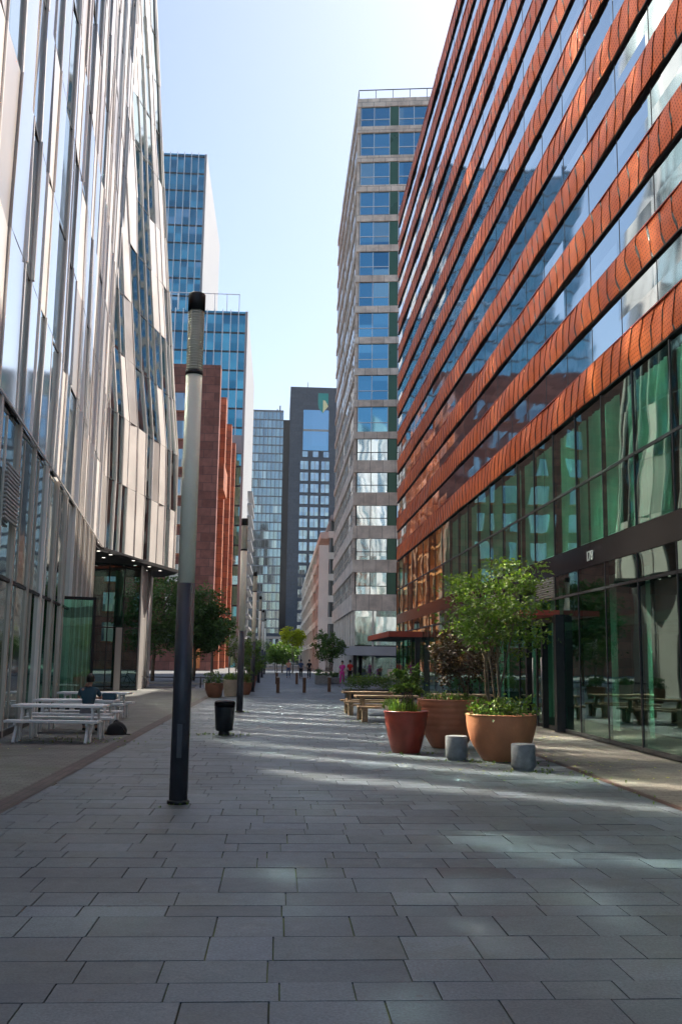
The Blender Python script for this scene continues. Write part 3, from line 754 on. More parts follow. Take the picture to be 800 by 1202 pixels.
def gap_block():  # unseen block added to keep direct sun off the street
    R = thing('unseen_shade_block', 'unseen brick block added to shade the street, between the banded building and granite tower', 'building')
    b = MB(); b.box(12.4, 34, 63.5, 93, 0, 33); b.build('wall', M['redstone'], R)
    for k in range(8):
        for i in range(5):
            w_ = MB(); y = 66+i*5.4; z = 3.5+k*3.6; w_.box(12.3, 12.5, y, y+2.4, z, z+2.1); w_.build('window', M['sidewin'], R)
gap_block()
# ================================================================== PALE BALCONY BUILDING (right, farther)
def balcony_block():
    X0, Yf, Y2 = 7.1, 170., 318.
    R = thing('balcony_building', 'pale building with stacked balconies and overhanging flat roof beyond the granite tower', 'building')
    b = MB(); b.box(X0+2.6, X0+26, Yf+.6, Y2, 0, 25.4); b.build('wall', M['white'], R)
    m = MB(); 
    m.box(X0+1.6, X0+28, Yf-1.4, Y2, 26.0, 26.8); m.build('roof', M['white'], R)
    for k in range(6):
        z = 4.2+3.75*k; m = MB(); m.box(X0-.1, X0+2.6, Yf+1.5, Y2-2, z, z+1.15); m.box(X0+1.2, X0+26, Yf, Yf+1.5, z, z+1.15)
        m.build('balcony', M['palestone'], R)
        g = MB(); g.quad((X0+1.9, Yf+1.5, z+1.15), (X0+1.9, Y2, z+1.15), (X0+1.9, Y2, z+3.75), (X0+1.9, Yf+1.5, z+3.75)); g.quad((X0+1.4, Yf+.5, z+1.15), (X0+26, Yf+.5, z+1.15), (X0+26, Yf+.5, z+3.75), (X0+1.4, Yf+.5, z+3.75))
        g.cur = 1
        for i in range(8): g.box(X0+1.5+i*1.9, X0+1.65+i*1.9, Yf+.3, Yf+.48, z+1.15, z+3.75)
        for i in range(30): g.box(X0+1.7, X0+1.88, Yf+3+i*4.5, Yf+3.6+i*4.5, z+1.15, z+3.75)
        g.build('ribbon_window', [M['sidewin'], M['white']], R)
    c = MB()
    c.box(X0-.4, X0+1.3, Yf-.8, Yf+.9, 3.0, 21.5); c.box(X0+4.0, X0+4.8, Yf-.6, Yf+.2, 21.5, 26)
    c.box(X0-.1, X0+1.0, Yf-.4, Yf+.5, 0, 3.0)
    c.build('pier', M['palestone'], R)
    for i in range(7): c = MB(); c.box(X0-.2, X0+.6, Yf+16+i*18, Yf+17.5+i*18, 0, 21.5); c.build('column', M['palestone'], R)
    g = MB(); g.quad((X0+2.5, Yf+.4, 0), (X0+26, Yf+.4, 0), (X0+26, Yf+.4, 4.2), (X0+2.5, Yf+.4, 4.2)); g.quad((X0+2.5, Yf+.4, 0), (X0+2.5, Y2, 0), (X0+2.5, Y2, 4.2), (X0+2.5, Yf+.4, 4.2)); g.build('shop_front', M['sidewin'], R)
    # blank parapet steps on the far part
    s = MB(); s.box(X0+.2, X0+3, Yf+95, Y2-1, 21.2, 24.2); s.build('parapet', M['palestone'], R)
balcony_block()

# ================================================================== FAR TOWERS
def dark_tower():
    R = thing('dark_slate_tower', 'dark slate tower at the street end with square windows and green shield emblem', 'building')
    b = MB(); b.box(2.7, 34, 400, 440, 0, 115.2); b.build('wall', M['slate'], R)
    b = MB(); b.box(-.2, 2.69, 403, 440, 0, 101.5); b.build('stair_wing', M['soffit'], R)
    g = MB(); g.box(8.3, 18.9, 399.7, 400, 88, 105.3)
    g.build('large_window', M['bluewin'], R); f = MB(); f.box(8.3, 18.9, 399.55, 399.69, 96.2, 97); f.build('window_band', M['concrete'], R)
    for r in range(23):
        z = 84.8-4.85*r if r else 85.2
        hgt = 2.4 if r == 0 else 3.5
        for c in range(3):
            x = 8.2+4.35*c if r == 0 else 7.4+4.35*c
            w_ = 2.2 if r == 0 else 3.3
            q = MB(); q.cur = 0; q.box(x, x+w_, 399.75, 400, z, z+hgt)
            if r: q.cur = 1; q.box(x+w_*.46, x+w_*.54, 399.65, 399.745, z, z+hgt)
            q.build('window', [M['sqwin'], M['concrete']], R)
    # shield emblem
    L = MB(); L.prism([(0, 0), (3.6, 0), (3.6, -2.6), (1.8, -6.0), (0, -3.6), (-1.4, -2.8), (-1.4, 0)], 0, .2)
    L = MB()
    def poly(mb, pts, y0, y1):
        n = len(mb.v); k = len(pts); mb.v += [(x, y0, z) for x, z in pts]+[(x, y1, z) for x, z in pts]
        mb.face([n+i for i in range(k)])
        for i in range(k): mb.face((n+i, n+k+i, n+k+(i+1) % k, n+(i+1) % k))
    poly(L, [(14.3, 112.6), (18.6, 112.6), (18.6, 108.2), (16.4, 104.0), (14.6, 106.2), (14.3, 108)], 399.6, 400)
    e = L.build('emblem', M['logog'], R); L = MB(); poly(L, [(16.4, 109.6), (17.4, 109.4), (18.6, 107.0), (16.4, 104.2)], 399.45, 399.58); L.build('emblem_wedge', M['logoy'], e)
    a = MB(); a.tube([(10, 405, 115.2), (10, 405, 119)], .12, 6); a.build('antenna', M['frame'], R)
    p = MB(); p.box(-30, 40, 392, 399, 0, 12); p.build('podium', M['slate'], R)
dark_tower()
def grey_tower():
    R = thing('grey_glass_tower', 'grey glass office tower with a fine window grid, left of the dark slate tower', 'building')
    b = MB(); b.box(-34, .0, 400.3, 440, 12, 103.6); b.build('wall', M['soffit'], R)
    b = MB(); b.quad((-34, 400, 12), (0.02, 400, 12), (0.02, 400, 104.2), (-34, 400, 104.2)); b.build('curtain_wall', M['farglass'], R)
    m = MB(); z = 14
    while z < 104: m.box(-34, 0, 399.8, 399.98, z, z+.5); z += 3.6
    x = -33.6
    while x < 0: m.box(x, x+.22, 399.85, 400.0, 12, 104.1); x += 1.7
    m.build('mullion_grid', M['concreteb'], R)
    m = MB(); m.box(-34, 0, 399.9, 440, 104.2, 104.8); m.build('roof', M['frame'], R)
    a = MB(); a.tube([(-1.5, 403, 104.8), (-1.5, 403, 107.6)], .25, 6); a.tube([(-2.6, 404, 104.8), (-2.6, 404, 106.4)], .2, 6); a.build('antenna', M['frame'], R)
grey_tower()
def blue_tower(name, label, X1, Yf, Y2, W_, H, floor, beam=None, rail=False, sidewin=False):
    R = thing(name, label, 'building')
    b = MB(); b.box(X1-W_, X1-.55, Yf+.3, Y2, 0, H-.3); b.build('wall', M['soffit'], R)
    s = MB(); s.box(X1-.5, X1, Yf-.2, Y2, 0, H); s.build('white_side_wall', M['white'], R)
    g = MB(); g.quad((X1-W_, Yf, 0), (X1-.5, Yf, 0), (X1-.5, Yf, H), (X1-W_, Yf, H)); g.build('curtain_wall', M['blueg'], R)
    m = MB(); x = X1-.5-1.5
    while x > X1-W_: m.box(x, x+.17, Yf-.25, Yf-.002, 0, H+.3); x -= 1.66
    m.build('mullion', M['whitem'], R)
    f = MB(); z = H-.8
    while z > 0: f.box(X1-W_, X1-.52, Yf-.12, Yf-.004, z, z+.35); z -= floor
    f.build('floor_line', M['frame'], R)
    if beam:
        q = MB(); q.box(X1-7, X1-.52, Yf-.5, Yf-.02, beam[0], beam[1]); q.build('cream_beam', M['white'], R)
    if rail:
        q = MB()
        for i in range(9): q.box(X1-2-i*2.6, X1-1.85-i*2.6, Yf+1, Yf+1.15, H, H+4.2)
        q.box(X1-23, X1-1.8, Yf+1, Yf+1.12, H+4.1, H+4.25); q.build('roof_railing', M['whitem'], R)
    if sidewin:
        for i in range(14):
            q = MB(); z = 3+i*2.9; q.box(X1, X1+1.1, Yf+30-.0, Y2-3, z, z+.45); q.build('side_balcony', M['white'], R)
    return R
blue_tower('blue_glass_tower', 'taller blue glass tower with white mullions, rising behind the lower one', -19.64, 220, 272, 34, 120.5, 4.35)
blue_tower('blue_glass_tower', 'lower blue glass tower with cream beam, right behind the red sandstone building', -8.04, 200, 257, 42, 74.5, 4.1, (43.8, 47.6), True, True)

def red_stone():
    X1, Yf = -9.59, 144.
    H = 45.6
    R = thing('red_sandstone_building', 'red sandstone building with stepped piers and orange bronze bays, behind the left trees', 'building')
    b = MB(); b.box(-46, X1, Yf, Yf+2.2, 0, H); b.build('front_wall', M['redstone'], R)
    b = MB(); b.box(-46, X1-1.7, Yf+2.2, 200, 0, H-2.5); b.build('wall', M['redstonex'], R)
    ys = [161, 180, 196]
    for i, y in enumerate(ys):
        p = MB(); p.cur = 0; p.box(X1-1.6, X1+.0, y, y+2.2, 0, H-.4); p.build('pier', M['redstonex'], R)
    for a, c in ((Yf+2.2, 161), (163.2, 180), (182.2, 196)):
        n = 3
        for k in range(9):
            z = 3.5+k*4.4
            w_ = MB(); w_.cur = 1; w_.box(X1-1.68, X1-1.45, a+1.0, c-1.0, z, z+3.3); w_.cur = 0
            for q in range(5): yy = a+1.0+q*(c-a-2.3)/4; w_.box(X1-1.69, X1-1.05, yy, yy+.3, z, z+3.9)
            w_.box(X1-1.69, X1-.9, a+.5, c-.5, z+3.35, z+3.75)
            w_.build('window_bay', [M['copper'], M['sidewin']], R)
    d = MB(); d.prism([(X1-1.5, Yf+2.3), (X1+.8, Yf+2.6), (X1+.8, Yf+12), (X1-1.5, Yf+12)], 27, 31); d.build('bay_hood', M['redstonex'], R)
    # front windows low down and left
    for k in range(9):
        for x in (-16.6, -21, -25.4, -30):
            q = MB(); q.cur = 1; q.box(x, x+1.9, Yf-.05, Yf+.1, 4+k*4.3, 6.7+k*4.3); q.cur = 0; q.box(x-.1, x+2.0, Yf-.16, Yf-.002, 3.7+k*4.3, 3.98+k*4.3); q.build('window', [M['redstonex'], M['sidewin']], R)
    g = MB(); g.box(-12.9, -11.2, Yf-.12, Yf+.02, .3, 3.2); g.build('door', M['copper'], R)
red_stone()
def back_block():     # low volume closing the view at the street end, left
    R = thing('grey_glass_pavilion', 'low grey glass building at the far end of the street', 'building')
    b = MB(); b.box(-20, 30, 330, 345, 0, 9.0); b.build('wall', M['sidewin'], R)
    m = MB()
    for i in range(17): m.box(-20+i*3, -19.7+i*3, 329.8, 329.99, 0, 9)
    m.box(-20, 30, 329.7, 329.79, 8.5, 9.3); m.build('mullion', M['alu'], R)
back_block()

# ================================================================== STREET FURNITURE
def lamp():
    R = thing('street_lamp', '', 'street lamp', group='tall tube lamps in a row along the street')
    m = MB(); m.sm = True; m.tube([(0, 0, 0), (0, 0, 2.68)], .112, 28); m.build('lower_pole', M['poledark'], R)
    m = MB(); m.tube([(0, 0, 0), (0, 0, .035), (0, 0, .045)], [.135, .135, .118], 28); m.build('base_ring', M['dark'], R)
    m = MB(); m.tube([(0, 0, 2.681), (0, 0, 5.38)], .106, 28); m.build('lamp_tube', M['polecream'], R)
    m = MB(); m.tube([(0, 0, 5.38), (0, 0, 5.44)], .113, 28); m.build('collar', M['dark'], R)
    m = MB(); m.tube([(0, 0, 5.44), (0, 0, 6.25)], .092, 24)
    for i in range(23): z = 5.455+.0345*i; m.tube([(0, 0, z), (0, 0, z+.014)], .104, 24)
    for a in range(6): m.tube([(.1*math.cos(a*math.pi/3), .1*math.sin(a*math.pi/3), 5.44), (.1*math.cos(a*math.pi/3), .1*math.sin(a*math.pi/3), 6.25)], .007, 6)
    m.build('louvre', M['louvre'], R)
    m = MB(); m.tube([(0, 0, 6.25), (0, 0, 6.47), (0, 0, 6.49)], [.112, .112, .100], 28); m.build('cap', M['dark'], R)
    m = MB(); m.box(-.03, .03, -.118, -.108, .55, .95); m.build('hatch', M['poledark'], R)
    return R
L0 = lamp()
lamps = [(-1.17, 12.42, 'nearest tube lamp with dark base and frosted upper half, standing alone on the open paving'),
         (-1.23, 33.27, 'second tube lamp, just behind the black litter bin'),
         (-1.34, 54.0, 'third tube lamp, past the pale planter group on the left'),
         (-1.42, 75.0, 'fourth tube lamp down the street, beside green shrubs'),
         (-1.5, 96.0, 'fifth tube lamp, small and far down the street'),
         (-1.55, 117.0, 'farthest tube lamp before the street end')]
for i, (x, y, lb) in enumerate(lamps): place(L0 if i == 0 else dup(L0), (x, y, 0), 0, lb)

def litter_bin():
    R = thing('litter_bin', 'black rounded litter bin on a short foot in the middle of the paving', 'litter bin', (-1.2, 23.3, 0))
    m = MB(); pr = [(.0, .10), (.17, .10), (.205, .13), (.235, .62), (.235, .64)]
    m.lathe(pr, 32); m.build('body', M['bin'], R)
    m = MB(); m.lathe([(.235, .645), (.243, .65), (.243, .74), (.225, .775), (.17, .79), (.12, .78), (.0, .775)], 32); m.build('lid', M['black'], R)
    m = MB(); m.lathe([(.13, 0), (.12, .10)], 20); m.build('foot', M['dark'], R)
litter_bin()

def picnic(mat, name, label, cat, L, rustic, loc, rz, group):
    R = thing(name, label, cat, loc, rz, group)
    th = .05 if not rustic else .06
    m = MB(); 
    for i in range(4 if not rustic else 5):
        n_ = 4 if not rustic else 5; w_ = .76/n_; y = -.38+w_*i; m.box(-L/2, L/2, y+.006, y+w_-.006, .74-th, .74)
    m.build('tabletop', M[mat], R, bevel=.004)
    for s in (-1, 1):
        m = MB(); y = s*.66
        m.box(-L/2, L/2, y-.15, y-.005, .45-th, .45); m.box(-L/2, L/2, y+.005, y+.15, .45-th, .45); m.build('seat', M[mat], R, bevel=.004)
    for s in (-1, 1):
        x = s*(L/2-.22); m = MB(); t = .07 if not rustic else .09
        if not rustic:
            for q in (-1, 1):
                m.beam((x, q*.26, .69), (x, q*.42, .0), t, .045, (1, 0, 0))
                m.beam((x, q*.60, .40), (x, q*.80, .0), .06, .05, (1, 0, 0)); m.beam((x, q*.60, .40), (x-.0, q*.50, .0), .06, .05, (1, 0, 0))
            m.beam((x, -.78, .375), (x, .78, .375), .05, .05); m.beam((x, -.34, .66), (x, .34, .66), .05, .05)
        else:
            for q in (-1, 1):
                m.beam((x, q*.20, .69), (x, q*.52, .0), t, .09, (1, 0, 0)); m.box(x-.08, x+.08, q*.66-.12, q*.66+.12, 0, .39)
            m.beam((x, -.75, .34), (x, .75, .34), .06, .10)
        m.build('leg', M[mat], R)
    return R
gw = 'white picnic tables beside the metal facade'
picnic('whitep', 'picnic_table', 'nearest white picnic table with attached benches, empty, close to the facade', 'picnic table', 1.9, False, (-4.55, 21.5, 0), -.05, gw)
picnic('whitep', 'picnic_table', 'middle white picnic table where the man in teal sits', 'picnic table', 1.9, False, (-4.75, 24.15, 0), -.05, gw)
picnic('whitep', 'picnic_table', 'farthest white picnic table, beyond the seated man', 'picnic table', 2.0, False, (-5.25, 29.2, 0), -.06, gw)
gr = 'rustic wooden picnic tables behind the planters'
picnic('wood', 'wooden_picnic_table', 'nearer brown wooden picnic table, behind the dark red pot', 'picnic table', 1.9, True, (3.25, 29.4, 0), .02, gr)
picnic('wood', 'wooden_picnic_table', 'farther brown wooden picnic table in front of the low hedge', 'picnic table', 1.9, True, (3.1, 32.9, 0), .02, gr)
picnic('wood', 'wooden_picnic_table', 'brown wooden picnic table partly hidden behind the ribbed terracotta planter', 'picnic table', 1.9, True, (5.9, 31.5, 0), .02, gr)

# ------------------------------------------------------------------ foliage
def leaf(m, p, size, r, tone, nrm=None):
    d = Vector((r.gauss(0, 1), r.gauss(0, 1), r.gauss(0, .6))).normalized()
    e = Vector((r.gauss(0, 1), r.gauss(0, 1), r.gauss(.6, .6))).normalized(); x = d.cross(e)
    if x.length < .05: return
    x.normalize(); L = size*r.uniform(.7, 1.3); w_ = L*.28
    m.col = (tone, tone, tone); p = Vector(p); t = p+d*L; mid = p+d*L*.5; up = x.cross(d)*L*.08
    n = len(m.v); m.v += [tuple(p), tuple(mid+x*w_+up), tuple(t), tuple(mid-x*w_+up)]; m.face((n, n+1, n+2, n+3))
def clump(m, c, rad, n, size, r, flat=1.0, tone=.5):
    c = Vector(c); tb = tone+r.gauss(0, .12)
    for _ in range(n):
        v = Vector((r.gauss(0, 1), r.gauss(0, 1), r.gauss(0, 1)*flat)); v = v*(rad*.55)
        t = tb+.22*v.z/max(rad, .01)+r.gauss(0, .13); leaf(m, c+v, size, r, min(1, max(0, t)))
def stalks(m, c, h, n, spread, r, w_=.012, tone=.6):
    c = Vector(c)
    for _ in range(n):
        a = r.uniform(0, 6.28); s = r.uniform(.2, 1)*spread; b = c+Vector((r.gauss(0, .3)*spread*.6, r.gauss(0, .3)*spread*.6, 0))
        d = Vector((math.cos(a)*s, math.sin(a)*s, 0)); H = h*r.uniform(.5, 1.1); m.col = (min(1, max(0, tone+r.gauss(0, .2))),)*3
        side = Vector((-math.sin(a), math.cos(a), 0))*w_; p0 = b; p1 = b+d*.4+Vector((0, 0, H*.75)); p2 = b+d+Vector((0, 0, H*r.uniform(.6, 1)))
        m.quad(p0-side, p0+side, p1+side, p1-side); m.tri(p1-side, p1+side, p2)
def tree(name, label, cat, loc, H, crown_r, crown_z, crown_h, nclump, nleaf, size, lm, seed, stems=1, sr=.05, group=None, parent=None, zb=0, flat=.8, gap=0.15, tone=.5):
    r = random.Random(seed); R = thing(name, label, cat, loc, 0, group)
    t = MB(); tips = []
    for k in range(stems):
        a0 = r.uniform(0, 6.28); base = Vector((r.gauss(0, .07), r.gauss(0, .07), zb)) if stems > 1 else Vector((0, 0, zb))
        aim = Vector((math.cos(a0)*crown_r*.3*(stems > 1), math.sin(a0)*crown_r*.3*(stems > 1), crown_z))
        pts = [base.lerp(aim, f)+Vector((r.gauss(0, .03), r.gauss(0, .03), 0)) for f in (0, .25, .5, .75, 1)]
        t.tube(pts, [sr, sr*.85, sr*.75, sr*.65, sr*.55], 8)
        for j in range(7 if stems > 1 else 12):
            a = r.uniform(0, 6.28); rr = crown_r*r.uniform(.45, .95); s0 = pts[r.choice((2, 3, 3, 4, 4))]
            tip = Vector((math.cos(a)*rr, math.sin(a)*rr, crown_z+crown_h*r.uniform(-.3, .48)))
            mid = s0.lerp(tip, .5)+Vector((0, 0, crown_h*.06)); t.tube([s0, mid, tip], [sr*.4, sr*.25, sr*.08], 5, False); tips.append(tip); tips.append(mid.lerp(tip, .5))
    t.build('trunk', M['bark'], R)
    c = MB()
    for i in range(nclump):
        if i < len(tips)*1.0: p = tips[i % len(tips)]
        else:
            v = Vector((r.gauss(0, 1), r.gauss(0, 1), r.gauss(0, 1))).normalized()*(r.random()**.4)
            p = Vector((v.x*crown_r, v.y*crown_r, crown_z+v.z*crown_h*.5))
        if r.random() < gap: continue
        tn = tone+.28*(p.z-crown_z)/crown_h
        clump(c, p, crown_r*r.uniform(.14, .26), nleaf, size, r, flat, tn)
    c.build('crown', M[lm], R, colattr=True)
    return R
def planting(name, label, loc, rad, zb, h, n, size, lm, seed, kind='mix', group=None, cat='plant', tone=.5):
    r = random.Random(seed); m = MB(); n_ = MB()
    for i in range(n):
        a = r.uniform(0, 6.28); d = rad*math.sqrt(r.random()); p = Vector((math.cos(a)*d, math.sin(a)*d, zb+h*r.uniform(.1, .7)))
        if kind in ('mix', 'leaf'): clump(m, p, rad*.3, 26, size, r, .8, tone)
        if kind in ('mix', 'grass') : stalks(m, Vector((p.x, p.y, zb-.02)), h*r.uniform(.7, 1.25), 9 if kind == 'mix' else 26, rad*.55, r, .008, tone+.15)
    o = m.build(name, M[lm], None, colattr=True); o.location = loc; tag(o, label, cat, group)
    if name == 'underplanting': o['kind'] = 'stuff'
    return o
def pot(name, label, loc, prof, mat, ribs=None, n=48):
    R = thing(name, label, 'planter', loc)
    m = MB(); m.lathe(prof, n); m.disc(prof[0][0], prof[0][1]+.001, n); m.build('body', M[mat], R)
    rt, zt = prof[-1]
    m = MB(); m.lathe([(rt, zt), (rt+.012, zt+.012), (rt-.005, zt+.028), (rt-.05, zt+.02), (rt-.06, zt-.1)], n); m.build('rim', M[mat], R)
    m = MB(); m.disc(rt-.055, zt-.07, n); m.build('soil', M['soil'], R)
    return R
def bowl(rb, rt, h, p=.5, n=14, ribs=0):
    out = []
    for i in range(n+1):
        t = i/n; r_ = rb+(rt-rb)*(1-(1-t)**2.3)
        if ribs: 
            r_ += .012*(1 if (i % 3 == 1 and t > .35) else 0)
        out.append((r_, h*t))
    return out
pot('terracotta_planter', 'large smooth terracotta bowl planter holding the green multi stem tree', (4.08, 18.0, 0), bowl(.33, .635, .80), 'terra')
pot('ribbed_terracotta_planter', 'ribbed terracotta bowl planter between the dark red pot and the smooth bowl', (3.56, 20.6, 0), bowl(.34, .64, .96, n=24, ribs=1), 'terra2')
pot('dark_red_pot', 'dark red tapered pot with spiky grasses, leftmost of the front planters', (2.52, 19.4, 0), [(.265, 0), (.30, .1), (.36, .35), (.41, .6), (.43, .77)], 'redpot')
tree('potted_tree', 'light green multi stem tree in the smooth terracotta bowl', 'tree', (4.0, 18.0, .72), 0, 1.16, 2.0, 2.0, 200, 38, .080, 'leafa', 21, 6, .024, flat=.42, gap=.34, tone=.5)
planting('underplanting', 'leafy green plants spilling over the rim of the smooth terracotta bowl', (4.08, 18.0, 0), .54, .74, .42, 36, .085, 'leafm', 31, 'leaf', tone=.55)
tree('purple_shrub', 'dark purple leaved shrub in the ribbed terracotta planter', 'shrub', (3.95, 20.9, .85), 0, .72, .95, 1.3, 70, 55, .075, 'leafp', 22, 4, .02, flat=.9, gap=.02)
planting('underplanting', 'low green ground plants in the ribbed terracotta planter', (3.56, 20.6, 0), .5, .93, .2, 18, .05, 'leafm', 32, 'mix')
tree('leafy_shrub', 'rounded shrub with bright leaf tips in the dark red pot', 'shrub', (2.55, 19.55, .72), 0, .30, .62, .62, 34, 26, .085, 'leafm', 23, 4, .014, flat=.8, gap=.0, tone=.55)
planting('spiky_grass', 'bright green spiky grass around the rim of the dark red pot', (2.52, 19.4, 0), .34, .73, .34, 16, .06, 'leafa', 33, 'grass', cat='grass')
def cyl(loc, lb):
    o = MB(); o.lathe([(.17, .0), (.17, .045), (.19, .05), (.2, .06), (.2, .415), (.188, .43)], 40); o.disc(.188, .43, 40)
    x = o.build('stone_stool', M['concreteb']); x.location = loc; tag(x, lb, 'stone stool', 'round stone stools by the planters'); return x
cyl((4.07, 16.35, 0), 'round grey stone stool in front of the smooth terracotta bowl, rightmost')
cyl((3.25, 17.95, 0), 'round grey stone stool between the dark red pot and the smooth terracotta bowl')
c3 = cyl((-2.72, 46.1, 0), 'small grey stone cylinder beside the brown bowl planter at left')

# wooden pale box planter and low hedge behind the wooden tables
def rnd_tree_like(): pass
pot('pale_pot', 'small pale cylindrical pot at the end of the wooden picnic table', (3.2, 27.6, 0), [(.19, 0), (.2, .1), (.2, .5)], 'palepot')
planting('potted_fern', 'green grassy plant in the small pale pot', (3.2, 27.6, 0), .24, .46, .32, 14, .07, 'leafa', 41, 'mix')
def hedge(name, label, x0, x1, y0, y1, h, seed, lm='leafm', group=None):
    r = random.Random(seed); R = thing(name, label, 'hedge', ((x0+x1)/2, (y0+y1)/2, 0), 0, group); m = MB(); hx, hy = (x1-x0)/2, (y1-y0)/2
    m.box(-hx, hx, -hy, hy, 0, .42); m.build('trough', M['dark'], R)
    c = MB(); n = int((x1-x0)*(y1-y0)*26+20)
    for i in range(n): clump(c, (r.uniform(-hx, hx), r.uniform(-hy, hy), .4+(h-.4)*r.random()**.6), .26, 26, .09, r, .8, .5)
    c.build('foliage', M[lm], R, colattr=True)
hedge('low_hedge', 'low green hedge in a dark trough behind the wooden picnic tables', 3.2, 6.6, 46, 47.2, .95, 51)

# left planter group
pot('brown_bowl_planter', 'brown bowl planter, leftmost of the group behind the litter bin', (-2.86, 45.6, 0), bowl(.25, .42, .62), 'browpot')
pot('beige_pot', 'tall beige pot in the middle of the left planter group', (-2.2, 47.4, 0), [(.28, 0), (.3, .1), (.35, .5), (.38, .74)], 'palepot')
pot('brown_pot', 'brown pot beside the second tube lamp, right end of the left planter group', (-1.62, 49.6, 0), [(.25, 0), (.3, .1), (.36, .4), (.38, .56)], 'browpot')
planting('potted_bush', 'dark green bush in the brown bowl planter', (-2.86, 45.6, 0), .42, .58, .75, 22, .09, 'leafd', 61, 'leaf', cat='bush')
planting('potted_bush', 'sparse plant with light stems in the tall beige pot', (-2.2, 47.4, 0), .36, .7, .45, 14, .08, 'leafm', 62, 'mix', cat='bush')
planting('potted_bush', 'green bush in the brown pot by the second lamp', (-1.62, 49.6, 0), .36, .52, .8, 20, .09, 'leafm', 63, 'leaf', cat='bush')
tree('slender_tree', 'slender leafy young tree standing behind the tall beige pot', 'tree', (-2.0, 50.5, 0), 0, .75, 2.3, 2.0, 60, 22, .11, 'leafm', 64, 2, .03)
# street greenery farther on, left side along the lamps
gl_ = 'street shrubs in planters along the left lamps'
for i, (x, y, h, rr, lb, lm) in enumerate(((-1.75, 62, 2.7, .9, 'green street shrub just past the third tube lamp', 'leafm'), (-1.9, 70, 2.4, .9, 'dark street shrub in a box before the fourth tube lamp', 'leafd'),
        (-2.0, 82, 3.2, 1.2, 'taller leafy street tree between the fourth and fifth lamps', 'leafd'), (-2.2, 104, 3.6, 1.6, 'small rounded tree farthest along the left lamps', 'leafm'))):
    T = tree('planter_tree', lb, 'shrub', (x, y, 0), 0, rr, h*.62, h*.85, 60, 30, .14, lm, 70+i, 2, .04, group=gl_)
    b = MB(); b.lathe([(.36, 0), (.46, .5), (.46, .55)], 20, 0, 0); b.disc(.45, .5, 20); b.build('tub', M['browpot'], T)
# left trees before the red stone building
gt = 'big dark trees in front of the red stone building'
tree('street_tree', 'dark leafed tree left of the nearest lamp, in front of the red stone building', 'tree', (-9.4, 76, 0), 0, 3.0, 5.0, 6.4, 170, 60, .24, 'leafd', 81, 1, .16, gt, tone=.45)
tree('street_tree', 'dark leafed tree just right of the nearest lamp, in front of the red stone building', 'tree', (-6.6, 79, 0), 0, 2.7, 4.6, 5.6, 150, 60, .24, 'leafd', 82, 1, .15, gt, tone=.45)
tree('street_tree', 'dark tree farther back beside the red stone building side', 'tree', (-6.3, 96, 0), 0, 2.2, 4.6, 4.4, 120, 50, .26, 'leafd', 83, 1, .15, gt, tone=.45)
# far right / middle trees
tree('sunlit_tree', 'bright yellow green sunlit tree in the middle distance', 'tree', (1.9, 128, 0), 0, 1.6, 4.6, 2.4, 70, 34, .30, 'leafy', 84, 1, .09, gap=.1, tone=.6)
tree('roadside_tree', 'green tree beneath the sunlit yellow one at the street end', 'tree', (.6, 134, 0), 0, 2.2, 2.6, 2.8, 110, 34, .34, 'leafm', 85, 2, .09, tone=.6)
tree('roadside_tree', 'small green tree left of the yellow sunlit one', 'tree', (-.2, 118, 0), 0, 1.2, 2.2, 2.0, 70, 30, .26, 'leafa', 86, 2, .06, tone=.7)
tree('planter_tree', 'dark green bushy tree by the granite tower corner, above two stone troughs', 'tree', (3.9, 76, 0), 0, 1.25, 2.7, 2.4, 90, 36, .17, 'leafd', 87, 2, .05, tone=.6)
for x, y, lb, s_ in ((3.3, 73.5, 'grey stone trough with dark plants, the larger of the two by the far pedestrians', 1.0), (4.25, 74.5, 'grey stone trough with dark plants, the smaller, beside the woman in pink', .75)):
    R = thing('stone_trough', lb, 'planter', (x, y, 0)); b = MB(); b.box(-.55*s_, .55*s_, -.4, .4, 0, .62*s_); b.build('body', M['concreteb'], R, bevel=.03)
    planting('trough_plants', 'dark low shrub growing in the '+('larger' if s_ == 1 else 'smaller')+' grey stone trough', (x, y, 0), .5*s_, .55*s_, .6, 16, .12, 'leafd', int(90+x), 'leaf', cat='shrub')
# bollards
b0 = None
for x, y, lb in ((.04, 53.2, 'front row wooden bollard nearest the lamps'), (1.46, 53.7, 'front row wooden bollard in the middle of the street'), (2.9, 55.6, 'front row wooden bollard on the right side near the hedge'),
                 (-.05, 71.4, 'rear row wooden bollard on the left'), (1.4, 72.1, 'rear row wooden bollard in the middle, before the walkers')):
    if b0 is None:
        b0 = thing('bollard', lb, 'bollard', (x, y, 0), 0, 'wooden bollards across the street'); m = MB(); m.box(-.09, .09, -.09, .09, 0, .80); m.build('post', M['bollwood'], b0, bevel=.012)
        m = MB(); m.box(-.085, .085, -.085, .085, .801, .83); m.build('cap', M['alu'], b0); o = b0
    else: o = dup(b0)
    place(o, (x, y, 0), 0, lb)
